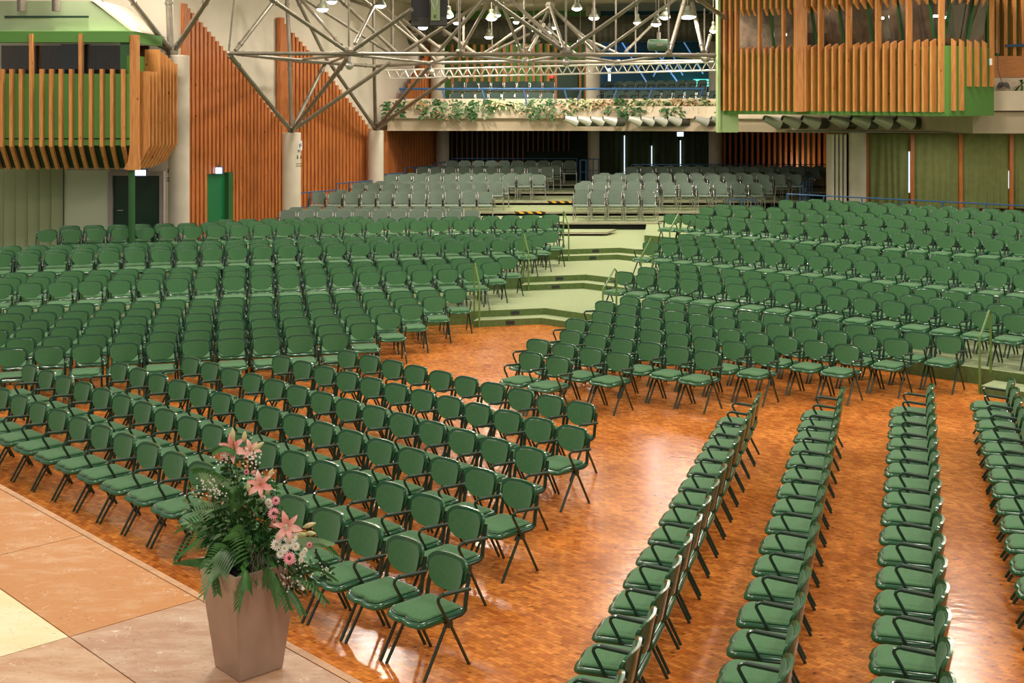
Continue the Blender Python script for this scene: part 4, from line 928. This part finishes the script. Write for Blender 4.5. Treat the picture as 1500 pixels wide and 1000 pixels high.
# high-bay lamps
HB = [(486, 2, 33, .16), (472.5, 13, 31, .17), (557.5, 8, 35, .18), (619.5, 40, 39, .18), (657, 23, 37, .18), (669, 33, 41, .14), (720, 27, 38, .20), (727, 22, 40, .17), (716, 54, 42, .17), (845, 12, 37, .18), (870, 26, 38, .19), (974, 25, 37, .19), (1007, 24, 33, .27), (934, 33, 40, .16), (961, 35, 36, .17), (782, 43, 42, .11), (805, 46, 41, .15), (811, 40, 42, .13), (850, 60, 43, .13), (1045, 45, 38, .14), (756, 32, 42, .12)]
for i, (px, py, Y, r) in enumerate(HB):
    r *= .85
    c = at(px, py, Y=Y); t = thing('high_bay_lamp', 'lit round high bay lamp in the roof frame, %s' % ['at far left by the top edge', 'at far left, large and pale', 'left of the hanging speakers', 'just below the left speaker', 'right beside the right speaker', 'small, below the speaker and tube', 'large pair partner, lower of two', 'large pair partner, upper of two', 'low, before the duct nozzles', 'upper, right of centre node', 'at the duct top', 'by a vertical rod', 'largest, near the booth', 'small, left of the brightest one', 'brightest one above the chain hoist', 'tiny, left above the centre node', 'small one of the trio', 'greenish one of the trio', 'lowest, right of the centre node', 'half hidden by the slatted booth', 'tiny, by the beige nozzles'][i], 'lamp', c, group='high bay lamps')
    mb = MB(); mb.lathe([(r, .0), (r*.97, .04), (r*.6, .12), (r*.45, .15)], 18); obj('reflector', mb, M['lampbody'], t)
    mb = MB(); mb.lathe([(r*.42, .15), (r*.42, .25), (r*.3, .27)], 12); obj('housing', mb, M['lampbody'], t)
    mb = MB(); mb.lathe([(r*.25, -.075), (r*.6, -.06), (r*.93, -.02), (r*.93, .0)], 18); obj('lit_disc', mb, M['lamp'], t, smooth=False)
    mb = MB(); mb.tube([(0, 0, .25), (0, 0, 8.7-c.z)], .012, 5); obj('rod', mb, M['steel'], t)
    if i % 2 == 0: area(c.x, c.y, c.z-.09, r*1.8, 45)
# hanging speakers, hoist
for i, (x0, x1, y1, Y) in enumerate(((602, 629, 38, 27.5), (630, 655, 37, 27.3))):
    a = at(x0, y1, Y=Y); b = at(x1, y1, Y=Y); wd = b.x-a.x; t = thing('hanging_speaker', ['black loudspeaker hanging at left of the pair', 'black loudspeaker with a pale green plate and cables'][i], 'speaker', (a.x, Y, a.z), group='hanging loudspeakers')
    mb = MB(); mb.prism([(0, 0), (wd, .05), (wd-.05, .4), (.05, .4)], 0, .95); obj('cabinet', mb, M['black'], t, smooth=False)
    mb = MB(); mb.prism([(0, -.01), (wd, .04), (wd-.08, .25), (.08, .2)], -.0, .18); obj('wedge', mb, mat('speaker_grille', (.05, .055, .045), .6), t, smooth=False)
    mb = MB(); mb.tube([(wd/2, .2, .95), (wd/2, .2, 8.7-a.z)], .015, 6); obj('cable', mb, M['black'], t)
    if i:
        mb = MB(); mb.box(.02, .21, -.03, -.01, .10, .70); q = obj('name_plate', mb, mat('sage_plate', (.25, .36, .16), .5), t, smooth=False); txt('K', (.115, -.034, .14), .12, M['ink'], parent=q)
        mb = MB(); mb.tube([(.05, -.04, .7), (.03, -.05, .5), (.1, -.05, .33), (.15, -.05, .45), (.17, -.04, .7)], .007, 5); obj('white_cable', mb, M['white'], t)
c = at(965, 66, Y=33); t = thing('chain_hoist', 'dark green motor hoist hanging from chains on the roof frame', 'hoist', c)
mb = MB(); mb.lathe([(.1, -.28), (.15, -.25), (.15, .25), (.1, .28)], 14, Matrix.Rotation(math.pi/2, 4, 'Y')); obj('motor', mb, mat('hoist_green', (.05, .10, .05), .45), t)
mb = MB(); mb.box(-.07, .09, -.16, -.14, -.03, .04); obj('name_plate', mb, M['lampbody'], t, smooth=False)
mb = MB(); mb.tube([(0, 0, .14), (0, 0, .32)], .05, 8); mb.tube([(0, 0, .3), (0, 0, 1.6)], .012, 5); obj('chain', mb, M['steel'], t)

# ------------------------------------------------------------------ right booth
def booth_right():
    A_, B_, C_, D_ = Vector((*P2(1052, 36.5), 0)), Vector((*P2(1172, 35.0), 0)), Vector((*P2(1389, 31.0), 0)), Vector((*P2(1456, 32.6), 0))
    zb, zl, zw = 4.07, 5.78, 6.68; ZT = 7.6
    t = thing('slatted_booth', 'green control booth with pine slats and windows at upper right', 'booth', (B_.x, B_.y, 0)); o = Vector((B_.x, B_.y, 0))
    A_, B_, C_, D_ = A_-o, B_-o, C_-o, D_-o
    BK = Vector((D_.x+.2, D_.y+4, 0)); BL = Vector((A_.x+.5, A_.y+4, 0))
    def shell(z0, z1, name, m, th=.1):
        mb = MB()
        for p, q in ((A_, B_), (B_, C_), (C_, D_)):
            d = (q-p).normalized(); n_ = Vector((-d.y, d.x, 0))*th; mb.prism([p, q, q+n_, p+n_], z0, z1)
        obj(name, mb, m, t, smooth=False)
    shell(zb-.06, zl-.12, 'parapet', M['gpaint']); shell(zw+.18, ZT+1, 'upper_wall', M['gpaint'])
    mb = MB(); mb.prism([A_, B_, C_, D_, BK, BL], zb-.10, zb-.06); obj('floor_slab', mb, M['gpaint'], t, smooth=False)
    mb = MB(); mb.prism([A_, B_, C_, D_, BK, BL], ZT-.1, ZT-.06); obj('room_ceiling', mb, mat('booth_ceiling', (.35, .22, .13), .7), t, smooth=False)
    mb = MB(); q = (C_-B_).normalized(); n_ = Vector((-q.y, q.x, 0)); mb.prism([A_+Vector((.9, 1.6, 0)), B_+n_*1.4, C_+n_*.85-q*.7, C_+n_*.95-q*.7, B_+n_*1.5, A_+Vector((.9, 1.7, 0))], zb, ZT); obj('inner_wall', mb, mat('booth_inside', (.17, .10, .065), .7, var=.5, scale=3), t, smooth=False)
    # glazing, leaning slightly, and green window bars
    for p, q, n in ((A_, B_, 2), (B_, C_, 5), (C_, D_, 2)):
        d = (q-p); L_ = d.length; d.normalize(); n_ = Vector((-d.y, d.x, 0))
        for i in range(n):
            a, b = p+d*(L_*i/n+.03), p+d*(L_*(i+1)/n-.03); mb = MB(); mb.add([a+n_*.35+Vector((0, 0, zl-.2)), b+n_*.35+Vector((0, 0, zl-.2)), b+n_*.10+Vector((0, 0, zw+.3)), a+n_*.10+Vector((0, 0, zw+.3))]+[a+n_*.36+Vector((0, 0, zl-.2)), b+n_*.36+Vector((0, 0, zl-.2)), b+n_*.11+Vector((0, 0, zw+.3)), a+n_*.11+Vector((0, 0, zw+.3))], [(0, 1, 2, 3), (7, 6, 5, 4)]); w_ = obj('window', mb, M['glass'], t, smooth=False)
            mb = MB(); mb.tube([a+n_*.34+d*.3+Vector((0, 0, zl-.2)), a+n_*.05+d*.3+Vector((0, 0, zw+.3))], .045, 6); obj('window_bar', mb, M['gpost'], w_)
    def slats(p, q, n, dp, full, first_full=False, low=lambda i: zb, w_=.06):
        d = (q-p); L_ = d.length; d.normalize(); n_ = Vector((-d.y, d.x, 0))
        for i in range(n):
            a = p+d*(L_*(i+.35)/n); x0, x1 = a, a+d*w_
            mb = MB()
            if i in full: mb.prism([x0-n_*dp, x1-n_*dp, x1, x0], low(i), ZT+1)
            else:
                mb.prism([x0-n_*dp, x1-n_*dp, x1, x0], low(i), lambda k: zl-.02 if k in (0, 1) else zl+.06)
                mb.prism([x0-n_*dp, x1-n_*dp, x1, x0], lambda k: zw+.18 if k in (0, 1) else zw, ZT+1)
            obj('slat', mb, M['pine'], t, smooth=False)
    slats(A_, B_, 14, .17, (0, 1, 2, 3, 7, 11)); slats(B_, C_, 20, .18, (3, 7, 11, 15, 19)); slats(C_, D_, 6, .11, (5,), low=lambda i: zb+.03 if i < 2 else zb+.62)
    for p, wd in ((B_, .16),):
        mb = MB(); mb.box(p.x-.17, p.x+.12, p.y-.32, p.y+.02, zb-.02, ZT+1); obj('corner_post', mb, M['pine'], t, smooth=False)
    mb = MB(); mb.box(A_.x-.05, A_.x+.02, A_.y-.28, A_.y+.1, 3.46, ZT+1); obj('edge_board', mb, M['gpale'], t, smooth=False)
    mb = MB(); mb.box(A_.x, A_.x+.55, A_.y-.1, A_.y-.02, 3.46, zb); obj('hanging_panel', mb, M['gpale'], t, smooth=False)
    # lamps and desk gear inside
    for i, (px, py) in enumerate(((1291, 28), (1372, 25), (1382, 27), (1149, 52))):
        c = at(px, py, Y=(33.0, 31.8, 31.8, 36.0)[i])-o; mb = MB(); mb.tube([c, c+Vector((0, 0, .05))], .07, 10); obj('lit_lamp', mb, M['lamp'], t)
    mb = MB(); c = at(1236, 45, Y=36.2)-o; mb.box(c.x-.18, c.x+.18, c.y-.05, c.y+.05, zl-.4, c.z+.12); obj('dark_screen', mb, M['black'], t, smooth=False)
    mb = MB(); c = at(1196, 55, Y=36)-o; mb.box(c.x-.3, c.x+.25, c.y-.2, c.y, c.z-.2, c.z+.12); obj('equipment_rack', mb, mat('rack_grey', (.09, .075, .065), .5), t, smooth=False)
    mb = MB(); c = at(1445, 91, Y=31.9)-o; mb.box(c.x-.03, c.x+.03, c.y-.30, c.y-.26, c.z-.08, c.z+.08); obj('socket_box', mb, M['white'], t, smooth=False)
booth_right()
area(9.7, 33.4, 7.35, .5, 14); area(8.2, 35.8, 7.3, .5, 10)
# slatted wall to the right of the booth, board and parapet
yw = 34.0
mb = MB(); mb.box(Lx(yw, 1452), 18, yw+.3, yw+.45, zof(82, yw), 9); tag(obj('wall_panel', mb, M['gpaint'], smooth=False), 'green wall panel right of the control booth', 'wall panel')
for i, px in enumerate((1460, 1472, 1485, 1498)):
    mb = MB(); x = Lx(yw, px); mb.box(x, x+.09, yw+.05, yw+.3, zof(78 if i == 0 else 82, yw), 9); tag(obj('wall_slat', mb, M['pine'], smooth=False), 'vertical pine slat beyond the control booth, %s from the booth' % ORD[i+1], 'slat', 'slats beyond the control booth')
mb = MB(); mb.box(Lx(yw, 1455), 18, yw-.02, yw+.04, zof(113, yw), zof(82, yw)); tag(obj('orange_board', mb, M['orangeboard'], smooth=False), 'plain orange board right of the control booth', 'board')
mb = MB(); mb.box(Lx(yw, 1455), 18, yw+.02, yw+.1, zof(133, yw), zof(113, yw)); tag(obj('low_wall', mb, M['parapet'], smooth=False), 'cream low wall below the orange board', 'wall')
mb = MB(); mb.box(Lx(33.4, 1425), 18, 33.4, 34.0, zof(162, 33.4), zof(133, 33.4)); struct('balcony_parapet', mb, M['parapet'], smooth=False)
mb = MB(); mb.box(Lx(33.6, 1425), 18, 33.6, 38.8, zof(190, 38), zof(164, 33.6)); struct('balcony', mb, M['beam'], smooth=False)
mb = MB(); mb.tube([at(1473, 67, Y=yw-.1), at(1510, 66, Y=yw-.1)], .035, 8); tag(obj('blue_handrail', mb, M['blue']), 'short blue handrail before the slats at upper right edge', 'handrail')
mb = MB(); c = at(1470, 129, Y=33.8)
for k in range(3):
    mb.tube([c+Vector((.16*math.cos(a)*(1-.1*k), .1*math.sin(a), .03*k+.04+.05*math.sin(a*2))) for a in [i*math.pi/6 for i in range(13)]], .012, 5)
mb.tube([c+Vector((0, 0, .05)), c+Vector((-.12, .1, .5)), c+Vector((-.05, .15, 2.2))], .01, 5); tag(obj('cable_coil', mb, mat('grey_cable', (.16, .16, .17), .5)), 'grey cable coil lying on the parapet under the booth', 'cable')
c = at(1497, 124, Y=33.7); t = thing('potted_palm', 'green palm leaves at the right edge above the parapet', 'plant', c); mb = MB()
for i in range(16):
    a = i*.7; leaf(mb, (0, 0, 0), (math.cos(a)-.3, -.3*math.sin(a), .8*math.sin(i*1.9)+.2), (0, 0, 1), .36, .03, .6, 5)
obj('leaves', mb, GL[0], t)

# ------------------------------------------------------------------ vase and flower arrangement
VX, VY = -1.725, 8.50
t = thing('tall_vase', 'tall square tapering bronze vase standing on the stage', 'vase', (VX, VY, ZS), math.radians(41.7))
def sq(h, z): return [(-h, -h, z), (h, -h, z), (h, h, z), (-h, h, z)]
mb = MB(); h0, h1 = .160, .240; H_ = .71
mb.add(sq(h0, 0)+sq(h1, H_)+sq(h1-.018, H_)+sq(h1-.03, H_-.12), [(3, 2, 1, 0)]+[(a*4+i, a*4+(i+1) % 4, (a+1)*4+(i+1) % 4, (a+1)*4+i) for a in range(3) for i in range(4)])
v = obj('body', mb, M['vase_m'], t, smooth=False); bv = v.modifiers.new('bevel', 'BEVEL'); bv.width = .008; bv.segments = 2
mb = MB(); mb.add(sq(h1-.03, H_-.10), [(0, 1, 2, 3)]); mb.box(-.18, .18, -.18, .18, H_-.14, H_-.02); obj('liner', mb, M['soil'], t, smooth=False)
FY = 8.5
def fp(px, py, dy=0): return at(px, py, Y=FY+dy)
fl = thing('flower_arrangement', 'large bouquet of pink lilies, gerberas and green leaves in the vase', 'flowers', (VX, VY, ZS+H_)); O = Vector((VX, VY, ZS+H_))
LG = [mat('leaf_deep', (.022, .085, .018), .38, var=.35, scale=14), mat('leaf_mid', (.050, .16, .030), .4, var=.3, scale=14), mat('leaf_pale', (.20, .34, .16), .42, var=.25, scale=12)]
PK = mat('lily_pink', (.86, .30, .26), .5, col2=(.90, .58, .50), scale=12); GP_ = mat('gerbera_pink', (.86, .22, .28), .5, col2=(.90, .45, .48), scale=30)
WH = mat('petal_white', (.85, .80, .74), .55); YC = mat('flower_eye', (.45, .42, .08), .7); DKc = mat('gerbera_eye', (.10, .02, .02), .8); BD = mat('lily_bud', (.55, .58, .24), .5, col2=(.80, .58, .38), scale=9)
def loc(p): return Vector(p)-O
ROOT = fp(362, 815)
# broad leaves
mb = MB()
for (a, b, wd) in (((352, 800, .0), (316, 694, -.10), .075), ((345, 740, -.05), (279, 692, -.12), .065), ((415, 800, -.18), (492, 812, -.2), .04), ((345, 830, -.1), (250, 838, -.2), .03), ((350, 790, 0), (325, 708, -.05), .045), ((345, 770, -.1), (350, 700, -.08), .045)):
    p, q = fp(*a), fp(*b); d = q-p; mb = MB(); leaf(mb, loc(p), d+Vector((0, 0, .12)), (0, -1, .25), d.length, wd, .15, 9, .25); obj('broad_leaf', mb, LG[2] if wd in (.065, .04) else LG[1], fl)
# palm fronds
def frond(px0, py0, px1, py1, d0, d1, L=.16, n=17):
    mb = MB(); p, q = fp(px0, py0, d0), fp(px1, py1, d1); d = q-p
    for i in range(n):
        u = (i+1)/n; c = p.lerp(q, u)+Vector((0, 0, .10*math.sin(u*math.pi)))
        for s in (-1, 1):
            sd = Vector((-d.z, -.15, d.x)).normalized()*s
            leaf(mb, loc(c), d.normalized()*.9+sd*(1.1-.5*u), (0, -1, .3), L*(1.05-.65*u)*.8, .006, .35, 4)
    mb.tube([loc(p.lerp(q, k/6)+Vector((0, 0, .10*math.sin(k/6*math.pi)))) for k in range(7)], .004, 5)
    return obj('palm_frond', mb, LG[2] if random.random() < .3 else LG[1], fl)
for a in ((345, 800, 265, 775, 0, -.05), (340, 800, 262, 815, -.1, -.2), (335, 815, 300, 868, -.2, -.3), (345, 790, 285, 752, -.05, -.1), (365, 840, 350, 885, -.25, -.35), (385, 835, 405, 880, -.2, -.3), (370, 820, 335, 790, -.2, -.3), (375, 800, 420, 765, -.15, -.25), (350, 820, 308, 830, -.2, -.3)): frond(*a)
# bushy fill
def bush(n, cx, cy, rx, ry, dy, rdy, L, wd, name, m, droop=.4):
    mb = MB()
    for i in range(n):
        a = random.uniform(0, 6.283); r = math.sqrt(random.random()); p = fp(cx+rx*r*math.cos(a), cy+ry*r*math.sin(a), dy+random.uniform(-rdy, rdy))
        d = (p-ROOT).normalized()+Vector((random.uniform(-.8, .8), random.uniform(-.9, .3), random.uniform(-.6, .7)))
        leaf(mb, loc(p), d, (random.uniform(-.5, .5), -1, .4), random.uniform(.7, 1.3)*L, wd*random.uniform(.7, 1.2), droop, 4, .2)
    o = obj(name, mb, m, fl); return o
bush(420, 350, 775, 50, 52, -.06, .16, .075, .015, 'foliage', LG[0]); bush(120, 355, 815, 45, 30, -.1, .1, .08, .022, 'foliage', LG[1]); bush(120, 395, 820, 40, 32, -.08, .1, .06, .012, 'foliage', LG[0])
bush(110, 350, 700, 28, 36, 0, .08, .05, .010, 'foliage', LG[0]); bush(80, 305, 715, 26, 22, 0, .06, .035, .006, 'foliage', LG[1]); bush(80, 425, 845, 34, 26, -.1, .06, .035, .008, 'foliage', LG[0]); bush(50, 385, 720, 22, 26, -.03, .05, .05, .008, 'foliage', LG[1]); bush(60, 450, 835, 36, 20, -.1, .06, .045, .009, 'foliage', LG[0]); bush(90, 330, 750, 60, 50, -.16, .06, .06, .010, 'foliage', LG[2]); bush(90, 400, 790, 45, 50, -.16, .05, .05, .008, 'foliage', LG[1])
# trailing sprays
mb = MB(); sp = MB()
for (x0, y0, x1, y1) in ((400, 840, 425, 893), (430, 840, 480, 883), (420, 860, 445, 900), (440, 830, 492, 850), (310, 825, 320, 870), (345, 640+20, 312, 662), (455, 790, 492, 812), (330, 700, 282, 690)):
    p, q = fp(x0, y0, -.15), fp(x1, y1, -.2); sp.tube([loc(p), loc(p.lerp(q, .5)+Vector((0, 0, .03))), loc(q)], .003, 5)
    for i in range(12):
        c = p.lerp(q, i/12)+Vector((0, 0, .03*math.sin(i/12*3.14)))
        for s in (-1, 1): leaf(mb, loc(c), (q-p).normalized()+Vector((s*.8, -.2, -s*.3)), (0, -1, 0), .045, .009, .2, 3)
obj('trailing_leaves', mb, LG[1], fl); obj('trailing_stem', sp, LG[0], fl)
# lilies
def lily(px, py, dy, face, sc=1.0):
    c = fp(px, py, dy); f = Vector(face).normalized(); s = f.cross(Vector((0, 0, 1))).normalized(); u = s.cross(f)
    mb = MB()
    for i in range(6):
        a = i*math.pi/3+.3; d = (s*math.cos(a)+u*math.sin(a)); L = .095*sc*(1 if i % 2 else .92); vs = []
        for k in range(7):
            v = k/6; q = c+d*(L*(v**1.15))+f*(.045*sc*math.sin(v*2.4)); t_ = d.cross(f).normalized(); w_ = .021*sc*math.sin(math.pi*(.12+.86*v))*(1 if i % 2 else .75)
            vs += [loc(q-t_*w_), loc(q+f*-.004), loc(q+t_*w_)]
        mb.add(vs, [(3*k+a_, 3*k+a_+1, 3*k+a_+4, 3*k+a_+3) for k in range(6) for a_ in (0, 1)])
    o = obj('lily', mb, PK, fl); g = MB()
    for i in range(5):
        a = i*1.26; g.tube([loc(c), loc(c+f*.07*sc+(s*math.cos(a)+u*math.sin(a))*.018)], .0018, 4)
    obj('stamen', g, BD, o)
lily(343, 658, -.1, (-.1, -1, .45), 1.15); lily(366, 660, -.05, (.4, -.8, .5), .8); lily(382, 710, -.2, (0, -1, .35)); lily(419, 771, -.25, (.35, -1, .3), 1.1)
def bud(px, py, dx, dy_, L=.085, d=-.12):
    c = fp(px, py, d); dv = Vector((dx, -.05, dy_)).normalized(); mb = MB()
    mb.tube([loc(c+dv*(L*k/7-L/2)) for k in range(8)], .001, 8); n = 8
    for k in range(8):
        r = .015*math.sin(math.pi*(.06+.9*k/7))+.001; cc = Vector(loc(c+dv*(L*k/7-L/2)))
        for j in range(n): v = Vector(mb.v[k*n+j])-cc; mb.v[k*n+j] = tuple(cc+v.normalized()*r)
    o = obj('lily_bud', mb, BD, fl); g = MB(); g.tube([loc(c-dv*L/2), loc(c-dv*L/2+(ROOT-c)*.22)], .004, 5); obj('stem', g, LG[1], o)
for b in ((341, 636, -.05, 1), (358, 639, .1, 1, .07), (379, 653, 1, .75, .085), (396, 694, .45, 1, .08), (364, 713, -.1, 1, .08), (393, 717, .35, 1, .075), (453, 769, 1, .35, .09), (440, 783, 1, .05, .11), (455, 781, 1, -.05, .07), (440, 797, 1, .05, .12)): bud(*b)
def daisy(px, py, dy, r, m, face=(0, -1, .4), n=16, name='gerbera', em=DKc):
    c = fp(px, py, dy); f = Vector(face).normalized(); s = f.cross(Vector((0, 0, 1))).normalized(); u = s.cross(f); mb = MB()
    for lay in (1, .7):
        for i in range(n):
            a = (i+.5*(lay < 1))*2*math.pi/n; d = s*math.cos(a)+u*math.sin(a); t_ = d.cross(f); p0 = c+f*(.004 if lay < 1 else 0)
            vs = [p0+d*r*.18-t_*r*.05, p0+d*r*.18+t_*r*.05, p0+d*r*.7*lay-t_*r*.13+f*.004, p0+d*r*.7*lay+t_*r*.13+f*.004, p0+d*r*lay-t_*r*.04, p0+d*r*lay+t_*r*.04]
            mb.add([loc(v) for v in vs], [(0, 1, 3, 2), (2, 3, 5, 4)])
    o = obj(name, mb, m, fl); g = MB(); g.tube([loc(c-f*.002), loc(c+f*.010)], r*.24, 10); obj('eye', g, em, o)
daisy(424, 817.5, -.3, .042, GP_); daisy(401, 752, -.22, .040, GP_, (.1, -1, .6)); daisy(404, 733, -.2, .030, GP_, (.3, -.8, .3)); daisy(403, 766, -.2, .032, PK, (0, -1, .2)); daisy(329, 738, -.1, .024, PK, (0, -1, .3)); daisy(361, 691, -.1, .02, GP_); daisy(371, 692, -.1, .018, PK); daisy(453, 798, -.2, .022, GP_, (.5, -1, .3))
for (x, y, r) in ((405, 797, .038), (420, 785, .036), (417, 803, .034), (425, 795, .033), (393, 735, .026), (418, 772, .022), (386, 729, .018), (429, 787, .034), (410, 785, .032), (433, 800, .03), (395, 740, .024), (411, 811, .03), (443, 812, .024), (447, 806, .02), (441, 820, .02)):
    daisy(x, y, -.27 if x > 400 else -.15, r, WH, (random.uniform(-.3, .3), -1, .4), 14, 'daisy', YC)
mb = MB()
for (cx, cy, rx, ry, n, r) in ((305, 715, 24, 26, 60, .0055), (328, 668, 16, 14, 26, .006), (368, 672, 16, 20, 30, .006), (430, 850, 24, 14, 34, .007), (380, 700, 26, 14, 24, .005), (445, 825, 30, 16, 24, .005), (478, 835, 14, 10, 12, .006), (415, 790, 20, 30, 24, .006), (442, 862, 8, 6, 4, .012)):
    for i in range(n):
        c = loc(fp(random.gauss(cx, rx*.45), random.gauss(cy, ry*.45), -.15+random.uniform(-.05, .05))); mb.lathe([(r*.3, -r), (r, -r*.4), (r, r*.4), (r*.3, r)], 6, Matrix.Translation(c))
o = obj('white_filler_blossom', mb, WH, fl); o['kind'] = 'stuff'
mb = MB()
for i in range(40):
    x = random.uniform(368, 395); c = fp(x, random.uniform(800, 850), -.27); mb.tube([loc(c), loc(c+Vector((random.uniform(-.02, .02), -.01, -.03))), loc(c+Vector((random.uniform(-.02, .02), 0, -.07)))], .0012, 4)
o = obj('grey_moss', mb, mat('moss_grey', (.16, .13, .10), .9), fl); o['kind'] = 'stuff'
mb = MB()
for (x, y) in ((343, 665), (382, 715), (419, 780), (424, 815), (401, 755), (350, 700), (310, 720)): mb.tube([loc(fp(x, y, -.1)), loc(fp((x+362)/2, (y+830)/2, -.08)), loc(fp(362, 850, .0))], .0035, 5)
obj('stem', mb, LG[0], fl)
